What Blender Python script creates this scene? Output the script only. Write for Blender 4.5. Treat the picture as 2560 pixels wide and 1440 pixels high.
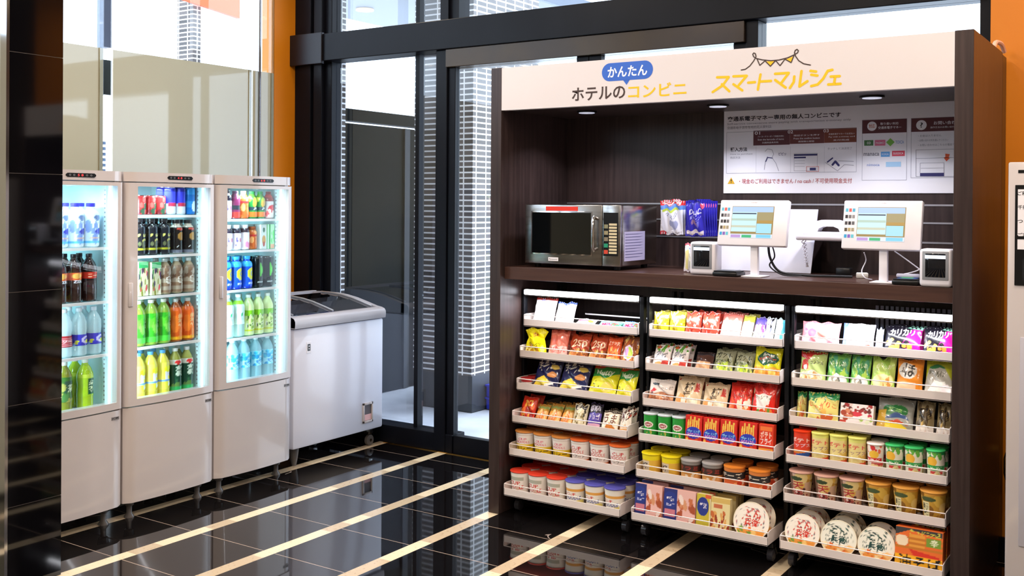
import bpy, bmesh, math, random
import numpy as np
from mathutils import Matrix, Vector

for o in list(bpy.data.objects): bpy.data.objects.remove(o)
S = bpy.context.scene
COL = S.collection
PI = math.pi

# ------------------------------------------------------------------ camera
FPX, YAW, PITCH, ROLL, CX, CY, CAMH = 2573.17, .5853, .0054, .0068, 1280., 524.8, 1.40
cyw, syw = math.cos(YAW), math.sin(YAW)
_f = Vector((-syw, cyw, 0)); _r = Vector((cyw, syw, 0)); _u = Vector((0, 0, 1))
_f2 = _f*math.cos(PITCH)-_u*math.sin(PITCH); _u2 = _u*math.cos(PITCH)+_f*math.sin(PITCH)
_r3 = _r*math.cos(ROLL)+_u2*math.sin(ROLL); _u3 = _u2*math.cos(ROLL)-_r*math.sin(ROLL)
cd = bpy.data.cameras.new('camera'); cam = bpy.data.objects.new('camera', cd); COL.objects.link(cam)
cam.matrix_world = Matrix(((_r3.x, _u3.x, -_f2.x, 0), (_r3.y, _u3.y, -_f2.y, 0), (_r3.z, _u3.z, -_f2.z, CAMH), (0, 0, 0, 1)))
cd.sensor_fit = 'HORIZONTAL'; cd.sensor_width = 36; cd.lens = FPX/2560*36
cd.shift_x = 0; cd.shift_y = -(720-CY)/2560
cd.clip_start = .05; cd.clip_end = 200
S.camera = cam

def ray(x, y):
    a, b = (x-CX)/FPX, (y-CY)/FPX
    return _f2+_r3*a-_u3*b
def on(x, y, X=None, Y=None, Z=None):
    d = ray(x, y)
    t = X/d.x if X is not None else (Y/d.y if Y is not None else (Z-CAMH)/d.z)
    return Vector((0, 0, CAMH))+d*t
def Xat(px, Y, z):                      # the X of a point at depth Y and height z seen in column px
    X = on(px, 900, Y=Y).x
    for _ in range(6):
        p = Vector((X, Y, z-CAMH)); v = p.dot(_u3)/p.dot(_f2)
        X = on(px, CY-v*FPX, Y=Y).x
    return X

# ------------------------------------------------------------------ world, light, exposure
S.view_settings.view_transform = 'Standard'; S.view_settings.look = 'None'
S.view_settings.gamma = 1; S.view_settings.use_curve_mapping = False
S.view_settings.exposure = 0.0
W = bpy.data.worlds.new('sky'); S.world = W; W.use_nodes = True
nt = W.node_tree; bg = nt.nodes['Background']
bg.inputs[0].default_value = (.80, .90, 1, 1); bg.inputs[1].default_value = 5.4

def area(name, loc, size, power, col, rot=(0, 0, 0), size_y=None, spread=PI):
    l = bpy.data.lights.new(name, 'AREA'); l.energy = power; l.color = col
    l.shape = 'RECTANGLE' if size_y else 'DISK'; l.size = size
    if size_y: l.size_y = size_y
    l.spread = spread
    o = bpy.data.objects.new(name, l); o.location = loc; o.rotation_euler = rot; COL.objects.link(o)
    return o
WARM = (1, .84, .70)
for i, (x, y) in enumerate([(-3.3, 1.2), (-3.3, 3.1), (-1.9, .6), (-1.9, 2.5), (-.3, 1.4), (-.3, 3.2), (-1.2, -1.0), (1.4, .6), (1.5, 2.8)]):
    area('ceiling_lamp_light', (x, y, 3.17), .22, 29, WARM)
# wall washer on the orange wall and the pillar in the corner
area('wall_washer_light', (-.15, 4.15, 3.1), .2, 14, (1, .78, .5), (math.radians(-25), 0, 0), spread=PI)
area('wall_washer_light', (-4.2, 4.3, 3.1), .15, 9, (1, .82, .62), (0, math.radians(-32), 0), spread=PI)

# ------------------------------------------------------------------ colours and materials
def lin(h):
    if isinstance(h, str):
        h = h.lstrip('#'); c = [int(h[i:i+2], 16)/255 for i in (0, 2, 4)]
    else: c = list(h)
    return tuple(v/12.92 if v <= .04045 else ((v+.055)/1.055)**2.4 for v in c)
MATS = {}
def mat(name, col='ffffff', rough=.5, metal=0, emit=None, es=0, alpha=1, coat=0, spec=.5, trans=0, ior=1.45):
    if name in MATS: return MATS[name]
    m = bpy.data.materials.new(name); m.use_nodes = True
    b = m.node_tree.nodes['Principled BSDF']
    b.inputs['Base Color'].default_value = (*lin(col), 1)
    b.inputs['Roughness'].default_value = rough; b.inputs['Metallic'].default_value = metal
    b.inputs['Specular IOR Level'].default_value = spec
    b.inputs['Coat Weight'].default_value = coat; b.inputs['Coat Roughness'].default_value = .05
    b.inputs['Alpha'].default_value = alpha; b.inputs['IOR'].default_value = ior
    b.inputs['Transmission Weight'].default_value = trans
    if emit: b.inputs['Emission Color'].default_value = (*lin(emit), 1); b.inputs['Emission Strength'].default_value = es
    MATS[name] = m; return m
def bsdf(m): return m.node_tree.nodes['Principled BSDF']
def noise_mix(m, c1, c2, scale, stretch=(1, 1, 1), detail=4, rough_var=0, lo=.35, hi=.65):
    n = m.node_tree; N = n.nodes; L = n.links
    tc = N.new('ShaderNodeNewGeometry'); mp = N.new('ShaderNodeMapping'); mp.inputs['Scale'].default_value = stretch
    L.new(tc.outputs['Position'], mp.inputs['Vector'])
    t = N.new('ShaderNodeTexNoise'); t.inputs['Scale'].default_value = scale; t.inputs['Detail'].default_value = detail
    L.new(mp.outputs[0], t.inputs['Vector'])
    r = N.new('ShaderNodeValToRGB'); r.color_ramp.elements[0].position = lo; r.color_ramp.elements[1].position = hi
    r.color_ramp.elements[0].color = (*lin(c1), 1); r.color_ramp.elements[1].color = (*lin(c2), 1)
    L.new(t.outputs['Fac'], r.inputs[0]); L.new(r.outputs[0], bsdf(m).inputs['Base Color'])
    return m
M_plastic = noise_mix(mat('white_plastic', 'd8d4d4', .14, coat=.5), 'c9c0be', 'c5bcba', 3)
M_device = noise_mix(mat('device_white', 'e8e6ee', .3), 'ebe9f2', 'e6e4ee', 3)
M_fridge_in = mat('fridge_liner', 'dff2f5', .35)
M_rim = mat('grey_rim', 'b4b2b8', .3)
M_frz = noise_mix(mat('freezer_white', 'e2e2ea', .2, coat=.3), 'e2e2ec', 'dcdce8', 2)
M_black = mat('black_metal', '111318', .35, metal=.3)
M_blackpl = mat('black_plastic', '0c0d10', .3)
M_frame = noise_mix(mat('dark_bronze_frame', '101218', .36, spec=.16), '0b0c12', '0f1118', 5, (1, 1, .2))
M_frame2 = mat('dark_bronze_shadow', '17151a', .35, metal=.3)
M_wood = noise_mix(mat('dark_wood', '3a2a28', .34), '2a1f1e', '403230', 7, (9, 9, .35), 6, lo=.3, hi=.75)
M_wood_h = noise_mix(mat('dark_wood_counter', '4a3430', .32), '402b26', '523931', 7, (.5, 9, 9), 6, lo=.3, hi=.75)
M_panel = mat('black_stone_cladding', '060609', .05, spec=.6)
M_chrome = mat('polished_steel', 'c8c8cc', .1, metal=1)
M_steel = noise_mix(mat('brushed_steel', 'a8a6a4', .22, metal=1), 'a09e9c', 'b4b2b0', 8, (1, 1, 12))
M_alu = mat('aluminium_line', 'b8b8be', .35, metal=.8)
M_brass = mat('brass', 'c89a48', .18, metal=1)
M_tray = noise_mix(mat('tray_white', 'efe4e0', .38), 'e8deda', 'e2d6d2', 4)
M_sign = noise_mix(mat('sign_board', 'efe4de', .45), 'd8d2d4', 'd6d0d2', 2)
M_led = mat('led_diffuser', 'ffffff', .4, emit='f2f4ff', es=9)
M_led_f = mat('fridge_led', 'ffffff', .4, emit='e4fbff', es=1.3)
M_red_led = mat('red_digits', '300000', .4, emit='ff4040', es=2.2)
M_grey_print = mat('grey_print', '9a9a9e', .5)
M_rubber = mat('rubber', '17171a', .6)
M_caster = mat('translucent_caster', '5e5a58', .25)
M_orange = noise_mix(mat('orange_wall', 'd07808', .38), 'c4720c', 'cc7a12', 3, (1, 1, .3))
M_ceiling = mat('ceiling_paint', 'd8d0c4', .8)
M_beige = noise_mix(mat('beige_wall', 'a89884', .6), 'a4947f', 'ac9c88', 3)
M_paper = mat('paper_white', 'f0eef4', .6)
M_art = mat('printed_film', 'ffffff', .24, coat=.3)
M_card = mat('printed_card', 'ffffff', .5)
for m in (M_art, M_card):
    a = m.node_tree.nodes.new('ShaderNodeAttribute'); a.attribute_name = 'print'
    m.node_tree.links.new(a.outputs['Color'], bsdf(m).inputs['Base Color'])
def flat(col, rough=.55): return mat('ink_'+col, col, rough)
def glow(col, es): return mat('screen_%s_%g' % (col, es), '101010', .3, emit=col, es=es)
def glass(name, tint='ffffff', refl=1.0, ior=1.5):
    m = bpy.data.materials.new(name); m.use_nodes = True; n = m.node_tree; N = n.nodes; L = n.links
    N.remove(N['Principled BSDF']); out = N['Material Output']
    t = N.new('ShaderNodeBsdfTransparent'); t.inputs[0].default_value = (*lin(tint), 1)
    g = N.new('ShaderNodeBsdfGlossy'); g.inputs['Roughness'].default_value = 0.0
    f = N.new('ShaderNodeFresnel'); f.inputs[0].default_value = ior
    k = N.new('ShaderNodeMath'); k.operation = 'MULTIPLY'; k.inputs[1].default_value = refl; k.use_clamp = True
    x = N.new('ShaderNodeMixShader')
    ge = N.new('ShaderNodeNewGeometry'); iv = N.new('ShaderNodeMath'); iv.operation = 'SUBTRACT'; iv.inputs[0].default_value = 1; L.new(ge.outputs['Backfacing'], iv.inputs[1])
    k2 = N.new('ShaderNodeMath'); k2.operation = 'MULTIPLY'; L.new(f.outputs[0], k.inputs[0]); L.new(k.outputs[0], k2.inputs[0]); L.new(iv.outputs[0], k2.inputs[1]); L.new(k2.outputs[0], x.inputs[0]); L.new(t.outputs[0], x.inputs[1]); L.new(g.outputs[0], x.inputs[2])
    L.new(x.outputs[0], out.inputs[0]); return m
M_glass = glass('window_glass', 'f0f4f8', 1.8)
M_glass_e = glass('entrance_glass', 'e4e9f0', 2.3)
M_glass_f = glass('fridge_glass', 'f4fbff', .7)
M_glass_lid = glass('freezer_glass', 'b8c0cc', 2.5)
M_glass_sh = glass('shelf_glass', 'e8f4f4', 1.2)
# frosted film panes: milky, lets light through, still reflects
M_frost = bpy.data.materials.new('frosted_film'); M_frost.use_nodes = True
_n = M_frost.node_tree; b = _n.nodes['Principled BSDF']; b.inputs['Base Color'].default_value = (*lin('b4b29e'), 1)
b.inputs['Roughness'].default_value = .04; b.inputs['Specular IOR Level'].default_value = .8
_t = _n.nodes.new('ShaderNodeBsdfTranslucent'); _t.inputs[0].default_value = (*lin('c4caba'), 1)
_x = _n.nodes.new('ShaderNodeMixShader'); _x.inputs[0].default_value = .10
_n.links.new(b.outputs[0], _x.inputs[1]); _n.links.new(_t.outputs[0], _x.inputs[2]); _n.links.new(_x.outputs[0], _n.nodes['Material Output'].inputs[0])

def floor_material():
    m = bpy.data.materials.new('black_marble_tiles'); m.use_nodes = True; n = m.node_tree; N = n.nodes; L = n.links
    B = N['Principled BSDF']; B.inputs['Roughness'].default_value = .035; B.inputs['Specular IOR Level'].default_value = .75
    g = N.new('ShaderNodeNewGeometry'); s = N.new('ShaderNodeSeparateXYZ'); L.new(g.outputs['Position'], s.inputs[0])
    def M(op, a, b=None, c=None):
        q = N.new('ShaderNodeMath'); q.operation = op
        for i, v in enumerate((a, b, c)):
            if v is None: continue
            if isinstance(v, (int, float)): q.inputs[i].default_value = v
            else: L.new(v, q.inputs[i])
        return q.outputs[0]
    def rep(v, c, p):   # signed distance to the nearest repeat
        return M('ABSOLUTE', M('SUBTRACT', M('MODULO', M('ADD', M('SUBTRACT', v, c), p*100.5), p), p/2))
    X, Y = s.outputs[0], s.outputs[1]
    strip = M('LESS_THAN', rep(X, -3.517, .4384), .031)
    grout = M('LESS_THAN', rep(Y, 2.512, .387), .0022)
    edge = M('LESS_THAN', M('ABSOLUTE', M('SUBTRACT', rep(X, -3.517, .4384), .0325)), .0012)
    # strip pieces with their own tone
    cell = M('FLOOR', M('DIVIDE', Y, .129)); row = M('FLOOR', M('DIVIDE', M('ADD', X, 10), .4384))
    cv = N.new('ShaderNodeCombineXYZ'); L.new(cell, cv.inputs[0]); L.new(row, cv.inputs[1])
    wn = N.new('ShaderNodeTexWhiteNoise'); wn.noise_dimensions = '2D'; L.new(cv.outputs[0], wn.inputs[0])
    nz = N.new('ShaderNodeTexNoise'); nz.inputs['Scale'].default_value = 55; nz.inputs['Detail'].default_value = 6; L.new(g.outputs['Position'], nz.inputs[0])
    dark = M('MULTIPLY', M('GREATER_THAN', wn.outputs[0], .55), .55)
    fac = M('MULTIPLY', M('ADD', dark, M('MULTIPLY', M('GREATER_THAN', nz.outputs[0], .62), .25)), 1.0)
    mx = N.new('ShaderNodeMixRGB'); mx.inputs[1].default_value = (*lin('e6d2b0'), 1); mx.inputs[2].default_value = (*lin('a08468'), 1); L.new(fac, mx.inputs[0])
    # tile: near-black brown with a rare pale vein
    vn = N.new('ShaderNodeTexVoronoi'); vn.feature = 'DISTANCE_TO_EDGE'; vn.inputs['Scale'].default_value = .9
    wz = N.new('ShaderNodeTexNoise'); wz.inputs['Scale'].default_value = 3; L.new(g.outputs['Position'], wz.inputs[0])
    ad = N.new('ShaderNodeVectorMath'); ad.operation = 'MULTIPLY_ADD'; L.new(wz.outputs[1], ad.inputs[0]); ad.inputs[1].default_value = (.25,)*3; L.new(g.outputs['Position'], ad.inputs[2])
    L.new(ad.outputs[0], vn.inputs[0])
    vein = M('MULTIPLY', M('LESS_THAN', vn.outputs[0], .0022), M('GREATER_THAN', wz.outputs[0], .63))
    t1 = N.new('ShaderNodeMixRGB'); t1.inputs[1].default_value = (*lin('0d0b0c'), 1); t1.inputs[2].default_value = (*lin('9a8a80'), 1); L.new(vein, t1.inputs[0])
    t2 = N.new('ShaderNodeMixRGB'); L.new(grout, t2.inputs[0]); L.new(t1.outputs[0], t2.inputs[1]); t2.inputs[2].default_value = (*lin('a08c7c'), 1)
    t3 = N.new('ShaderNodeMixRGB'); L.new(strip, t3.inputs[0]); L.new(t2.outputs[0], t3.inputs[1]); L.new(mx.outputs[0], t3.inputs[2])
    t4 = N.new('ShaderNodeMixRGB'); L.new(edge, t4.inputs[0]); L.new(t3.outputs[0], t4.inputs[1]); t4.inputs[2].default_value = (*lin('2a2420'), 1)
    L.new(t4.outputs[0], B.inputs['Base Color'])
    rg = M('ADD', .03, M('MULTIPLY', strip, .12)); L.new(rg, B.inputs['Roughness'])
    return m
M_floor = floor_material()

def brick_material():
    m = bpy.data.materials.new('glazed_brick'); m.use_nodes = True; n = m.node_tree; N = n.nodes; L = n.links
    B = N['Principled BSDF']; B.inputs['Roughness'].default_value = .3
    g = N.new('ShaderNodeNewGeometry'); s = N.new('ShaderNodeSeparateXYZ'); L.new(g.outputs['Position'], s.inputs[0])
    a = N.new('ShaderNodeMath'); a.operation = 'ADD'; L.new(s.outputs[0], a.inputs[0]); L.new(s.outputs[1], a.inputs[1])
    cv = N.new('ShaderNodeCombineXYZ'); L.new(a.outputs[0], cv.inputs[0]); L.new(s.outputs[2], cv.inputs[1])
    br = N.new('ShaderNodeTexBrick'); br.offset = .0; br.inputs['Scale'].default_value = 1
    br.inputs['Brick Width'].default_value = .115; br.inputs['Row Height'].default_value = .0375; br.inputs['Mortar Size'].default_value = .0055
    br.inputs['Mortar Smooth'].default_value = .1
    br.inputs['Color1'].default_value = (*lin('3e3836'), 1); br.inputs['Color2'].default_value = (*lin('645a56'), 1); br.inputs['Mortar'].default_value = (*lin('f6f4f2'), 1)
    L.new(cv.outputs[0], br.inputs[0]); L.new(br.outputs[0], B.inputs['Base Color'])
    return m
M_brick = brick_material()
M_pave = noise_mix(mat('plaza_paving', 'c8c8cc', .4), 'cfcfd6', 'eeeef2', 2.5)
M_darkwall = noise_mix(mat('dark_wall_panel', '24292b', .5, spec=.06), '0c1012', '101416', 2)

# ------------------------------------------------------------------ mesh building
_glyph = {}
def glyphs(s, bold=0.0):
    """outline triangles of a line of lettering, scaled to a unit box; returns tris (n,3,2) and width/height"""
    k = (s, bold)
    if k in _glyph: return _glyph[k]
    c = bpy.data.curves.new('t', 'FONT'); c.body = s; c.offset = bold; c.resolution_u = 3
    o = bpy.data.objects.new('t', c); COL.objects.link(o)
    dg = bpy.context.evaluated_depsgraph_get(); e = o.evaluated_get(dg); me = e.to_mesh()
    me.calc_loop_triangles()
    v = np.array([x.co[:2] for x in me.vertices]); t = np.array([x.vertices[:] for x in me.loop_triangles], int)
    e.to_mesh_clear(); bpy.data.objects.remove(o); bpy.data.curves.remove(c)
    if len(v) == 0 or len(t) == 0: _glyph[k] = (np.zeros((0, 3, 2)), 1); return _glyph[k]
    lo, hi = v.min(0), v.max(0); T = ((v-lo)/(hi-lo))[t]
    _glyph[k] = (T, (hi-lo)[0]/(hi-lo)[1]); return _glyph[k]

class MB:
    def __init__(self): self.V = []; self.F = []; self.Mi = []; self.C = []; self.n = 0; self.mats = []; self.hascol = False
    def add(self, v, f, m, col=None):
        v = np.asarray(v, float).reshape(-1, 3)
        if m not in self.mats: self.mats.append(m)
        i = self.mats.index(m)
        self.V.append(v); self.F += [[a+self.n for a in q] for q in f]; self.Mi += [i]*len(f)
        if col is None: self.C.append(np.ones((len(v), 4)))
        else:
            self.hascol = True; c = np.ones((len(v), 4)); c[:, :3] = np.asarray(col).reshape(-1, 3); self.C.append(c)
        self.n += len(v); return self
    def box(self, lo, hi, m, bev=0, col=None, seg=2):
        lo, hi = [min(a, b) for a, b in zip(lo, hi)], [max(a, b) for a, b in zip(lo, hi)]
        if bev <= 0:
            x0, y0, z0 = lo; x1, y1, z1 = hi
            v = [(x0, y0, z0), (x1, y0, z0), (x1, y1, z0), (x0, y1, z0), (x0, y0, z1), (x1, y0, z1), (x1, y1, z1), (x0, y1, z1)]
            f = [(0, 3, 2, 1), (4, 5, 6, 7), (0, 1, 5, 4), (1, 2, 6, 5), (2, 3, 7, 6), (3, 0, 4, 7)]
        else:
            bm = bmesh.new(); bmesh.ops.create_cube(bm, size=1)
            for q in bm.verts: q.co = Vector([l+(h-l)*(c+.5) for l, h, c in zip(lo, hi, q.co)])
            bev = min(bev, .49*min(h-l for l, h in zip(lo, hi)))
            bmesh.ops.bevel(bm, geom=bm.edges[:], offset=bev, segments=seg, affect='EDGES', profile=.5)
            bm.verts.index_update(); v = [q.co[:] for q in bm.verts]; f = [[q.index for q in p.verts] for p in bm.faces]; bm.free()
        c = None if col is None else np.tile(col, (len(v), 1))
        return self.add(v, f, m, c)
    def quad(self, pts, m): return self.add(pts, [tuple(range(len(pts)))], m)
    def lathe(self, prof, m, n=24, c=(0, 0, 0), caps=(1, 1), axis='z', col=None):
        v = []; f = []
        for r, z in prof:
            for k in range(n):
                a = 2*PI*k/n; v.append((r*math.cos(a), r*math.sin(a), z))
        for j in range(len(prof)-1):
            for k in range(n): f.append((j*n+k, j*n+(k+1) % n, (j+1)*n+(k+1) % n, (j+1)*n+k))
        if caps[0]: f.append(tuple(range(n))[::-1])
        if caps[1]: f.append(tuple((len(prof)-1)*n+k for k in range(n)))
        v = np.array(v)
        if axis == 'y': v = v[:, [0, 2, 1]]
        if axis == 'x': v = v[:, [2, 0, 1]]
        return self.add(v+np.array(c), f, m, None if col is None else np.tile(col, (len(v), 1)))
    def tube(self, path, r, m, n=8, closed=False, caps=True):
        P = [Vector(p) for p in path]; v = []; f = []; L = len(P); up = None
        for i, p in enumerate(P):
            a = P[(i-1) % L] if (i or closed) else P[0]; b = P[(i+1) % L] if (i < L-1 or closed) else P[-1]
            t = (b-a).normalized()
            if up is None: up = t.orthogonal().normalized()
            up = (up-t*up.dot(t)).normalized(); w = t.cross(up)
            for k in range(n):
                q = 2*PI*k/n; v.append(p+up*(r*math.cos(q))+w*(r*math.sin(q)))
        for j in range(L if closed else L-1):
            for k in range(n):
                j2 = (j+1) % L; f.append((j*n+k, j*n+(k+1) % n, j2*n+(k+1) % n, j2*n+k))
        if caps and not closed: f += [tuple(range(n))[::-1], tuple((L-1)*n+k for k in range(n))]
        return self.add([q[:] for q in v], f, m)
    def prism(self, pts, axis, a, b, m):
        """extrude a 2-D outline along an axis; pts are the two other coordinates in order"""
        n = len(pts); v = []
        for w in (a, b):
            for p in pts:
                q = list(p); q.insert('xyz'.index(axis), w); v.append(q)
        f = [tuple(range(n))[::-1], tuple(range(n, 2*n))]+[(i, (i+1) % n, n+(i+1) % n, n+i) for i in range(n)]
        return self.add(v, f, m)
    def text(self, s, o, ua, va, m, bold=0.0, slant=0):
        """lettering filling the box with corner o and edge vectors ua, va"""
        T, _ = glyphs(s, bold); o, ua, va = map(np.array, (o, ua, va))
        if len(T) == 0: return self
        P = T.reshape(-1, 2); P = np.stack([P[:, 0]+slant*(P[:, 1]-.5), P[:, 1]], 1)
        v = o+P[:, :1]*ua+P[:, 1:]*va
        return self.add(v, [(3*i, 3*i+1, 3*i+2) for i in range(len(T))], m)
    def build(self, name, parent=None, loc=(0, 0, 0), rot=None, angle=35, smooth=True):
        me = bpy.data.meshes.new(name); me.from_pydata(np.concatenate(self.V).tolist(), [], self.F)
        for m in self.mats: me.materials.append(m)
        me.polygons.foreach_set('material_index', self.Mi)
        if smooth:
            me.polygons.foreach_set('use_smooth', [True]*len(self.F)); me.set_sharp_from_angle(angle=math.radians(angle))
        if self.hascol:
            a = me.color_attributes.new('print', 'FLOAT_COLOR', 'POINT'); a.data.foreach_set('color', np.concatenate(self.C).ravel())
        me.update()
        o = bpy.data.objects.new(name, me); COL.objects.link(o); o.location = loc
        if rot: o.rotation_euler = rot
        if parent: o.parent = parent
        return o

def tag(o, label, cat, group=None, kind=None):
    if label: o['label'] = label
    if cat: o['category'] = cat
    if group: o['group'] = group
    if kind: o['kind'] = kind
    return o
def thing(name, label, cat, loc=(0, 0, 0), rz=0, group=None):
    o = bpy.data.objects.new(name, None); COL.objects.link(o); o.location = loc; o.rotation_euler = (0, 0, rz); o.empty_display_size = .05
    return tag(o, label, cat, group)
def struct(mb, name, parent=None, label=None, **k):
    o = mb.build(name, parent, **k)
    if parent is None: o['kind'] = 'structure'
    if label: o['label'] = label
    return o
CH = {}
def reg(o, parent=None):                       # remember children so copies do not need scene updates
    CH.setdefault(o.name, [])
    if parent is not None: CH.setdefault(parent.name, []).append(o)
    return o
def copy_tree(o, parent=None):
    c = o.copy(); COL.objects.link(c); CH[c.name] = []
    if parent: c.parent = parent; CH[parent.name].append(c)
    for ch in CH.get(o.name, []): copy_tree(ch, c)
    return c

# ================================================================== the room
LW, BW = -4.70, 4.62            # planes of the left window wall and of the back facade
m = MB(); m.box((-4.8, -4, -.06), (3, 4.72, 0), M_floor); struct(m, 'floor', smooth=False)
m = MB(); m.box((-4.8, -4, 3.2), (3, 4.72, 3.3), M_ceiling); struct(m, 'ceiling', smooth=False)
m = MB(); m.box((3, -4, 0), (3.1, 4.72, 3.2), M_beige); struct(m, 'wall_right', smooth=False)
m = MB(); m.box((-4.8, -4.1, 0), (3, -4, 3.2), M_beige); struct(m, 'wall_front', smooth=False)
m = MB(); m.box((-.702, 4.60, 0), (.42, 4.72, 3.2), M_orange); m.box((.42, 4.60, 0), (3, 4.72, 3.2), mat('unseen_wall_dark', '2a2422', .4)); struct(m, 'wall_back', smooth=False)  # unseen right stretch made dark so the stone column reflects dark
m = MB(); m.box((-.702, 4.585, 0), (3, 4.60, .06), M_black); struct(m, 'baseboard_back', smooth=False)
m = MB(); m.box((-4.8, 4.44, 0), (LW, BW+.1, 3.2), M_orange); struct(m, 'wall_left', smooth=False)
# left window wall: milky film to 2.19 m, clear glass above
def left_pane(name, y0, y1):
    w = MB(); w.box((LW-.012, y0, .02), (LW, y1, 3.2), M_glass); w.box((LW+.0005, y0+.002, .02), (LW+.006, y1-.002, 2.19), M_frost)
    w = struct(w, name, smooth=False)
    e = MB(); e.box((LW-.014, y1-.026, .02), (LW+.009, y1, 3.2), M_glass); e.box((LW+.007, y1-.028, .02), (LW+.010, y1-.024, 2.19), mat('edge_line', '8a7a56', .2, metal=.6))
    struct(e, 'pane_edge', w, smooth=False)
    return w
left_pane('window_1', 2.1, 3.261)
wB = left_pane('window_2', 3.315, 4.264)
left_pane('window_3', 4.27, 4.44)
left_pane('window_4', .3, 2.08); left_pane('window_5', -1.8, .26); left_pane('window_6', -3.95, -1.84)
r = MB(); r.tube([(LW+.03, 4.30, .02), (LW+.03, 4.30, 3.2)], .009, M_chrome, 10); struct(r, 'trim_1')
m = MB(); m.box((LW-.05, -4, 0), (LW+.03, 4.44, .02), M_frame); struct(m, 'trim_2', smooth=False)
# back facade in dark bronze frames
m = MB(); m.box((-4.70, BW, 0), (-4.565, BW+.12, 3.2), M_frame, .004); m.box((-4.565, BW+.03, 0), (-4.54, BW+.12, 3.2), M_frame2)
m.box((-4.54, BW, 0), (-4.47, BW+.12, 3.2), M_frame, .004); m.box((-4.47, BW+.03, 0), (-4.415, BW+.12, 3.2), M_frame, .003)
struct(m, 'trim_3', smooth=False)
m = MB(); m.box((-4.70, BW-.03, 2.266), (-.702, BW+.12, 2.432), M_frame, .004); m.box((-4.70, BW-.045, 2.25), (-4.43, BW-.02, 2.44), M_frame2, .003); struct(m, 'trim_4', smooth=False)
m = MB(); m.box((-4.42, BW, 0), (-3.455, BW+.12, .103), M_frame, .003); struct(m, 'trim_5', smooth=False)
m = MB(); m.box((-3.582, BW-.005, 0), (-3.503, BW+.12, 2.266), M_frame, .004); struct(m, 'trim_6', smooth=False)
w = MB(); w.box((-4.415, BW+.07, .103), (-3.582, BW+.078, 2.266), M_glass_e); w = struct(w, 'window_7', smooth=False)
f = MB(); f.box((-3.772, BW+.05, .103), (-3.744, BW+.10, 2.266), M_frame); struct(f, 'window_frame', w, smooth=False)
w = MB(); w.box((-4.415, BW+.07, 2.432), (-.702, BW+.078, 3.2), M_glass); w = struct(w, 'window_8', smooth=False)
f = MB(); f.box((-3.772, BW+.05, 2.432), (-3.744, BW+.10, 3.2), M_frame); f.box((-3.555, BW, 2.432), (-3.50, BW+.12, 3.2), M_frame); f.box((-3.50, BW+.02, 2.432), (-3.44, BW+.12, 3.2), M_frame)
struct(f, 'window_frame', w, smooth=False)
m = MB(); m.box((-3.503, BW-.02, 2.165), (-1.757, BW+.12, 2.266), noise_mix(mat('header_bronze', '33281c', .25, metal=.4), '2c2420', '3c2e1c', 2), .003); struct(m, 'trim_7', smooth=False)
def leaf(name, x0, x1, y, s0, s1):
    g = MB(); g.box((x0+s0, y, .10), (x1-s1, y+.006, 2.165), M_glass); g = struct(g, name, smooth=False)
    f = MB(); f.box((x0, y-.02, .0), (x0+s0, y+.026, 2.165), M_frame, .003); f.box((x1-s1, y-.02, 0), (x1, y+.026, 2.165), M_frame, .003)
    f.box((x0+s0, y-.02, 0), (x1-s1, y+.026, .101), M_frame, .003); struct(f, 'door_frame', g, smooth=False)
leaf('door_1', -3.503, -2.602, BW+.03, .048, .072)
leaf('door_2', -2.600, -1.757, BW+.03, .070, .064)
m = MB(); m.box((-1.757, BW, 0), (-1.697, BW+.12, 2.266), M_frame, .003); struct(m, 'trim_8', smooth=False)
w = MB(); w.box((-1.697, BW+.05, .1), (-.745, BW+.058, 2.266), M_glass); w = struct(w, 'window_9', smooth=False)
f = MB(); f.box((-.745, BW, 0), (-.702, BW+.12, 3.2), M_frame); f.box((-1.697, BW, 0), (-.745, BW+.12, .1), M_frame); struct(f, 'window_frame', w, smooth=False)
m = MB(); m.box((-3.95, BW-.012, 0), (-.702, BW, .004), M_brass); struct(m, 'trim_9', smooth=False)

# outside
m = MB(); m.box((-16, 4.74, -.03), (6, 18, -.005), M_pave); m.box((-16, -6, -.03), (-4.81, 4.74, -.005), M_pave); tag(struct(m, 'ground', smooth=False), None, None)
m = MB(); m.box((-5.1, 4.86, 0), (-5.0, 7.6, 1.968), M_darkwall); m.box((-5.1, 4.86, 1.988), (-5.0, 7.6, 2.072), M_darkwall)
m.box((-5.0, 6.05, 0), (-4.985, 6.11, 1.968), M_black); struct(m, 'trim_10', smooth=False)
m = MB(); m.box((-5.75, 4.9, 2.9), (-4.03, 7.4, 3.02), mat('soffit_grey', '5c6676', .4)); s = struct(m, 'trim_11', smooth=False)
p = on(912, 23, Z=2.9); m = MB(); m.lathe([(.07, 2.888), (.07, 2.9)], glow('ffe8c8', 1.4), 20, (p.x, p.y, 0)); struct(m, 'soffit_downlight', s)
def pier(lo, hi, label, plinth=.245):
    t = thing('brick_pier', label, 'pillar', ((lo[0]+hi[0])/2, (lo[1]+hi[1])/2, 0)); c = t.location
    b = MB(); b.box((lo[0]-c.x, lo[1]-c.y, plinth), (hi[0]-c.x, hi[1]-c.y, 2.9), M_brick); b.build('brick_shaft', t, smooth=False)
    p = MB(); p.box((lo[0]-c.x, lo[1]-c.y+.01, 0), (hi[0]-c.x, hi[1]-c.y, plinth), mat('plinth_grey', '3c3e42', .4)); p.build('plinth', t, smooth=False)
pier((-4.795, 4.93), (-4.715, 5.1), 'narrow brick pillar outside, seen as a sliver beside the dark corner post', 0.02)
pier((-4.53, 5.6), (-4.30, 6.1), 'brick pillar outside behind the fixed pane right of the chest freezer')
pier((-4.19, 5.6), (-4.03, 6.42), 'brick pillar outside behind the sliding door, left of the kiosk')
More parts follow.
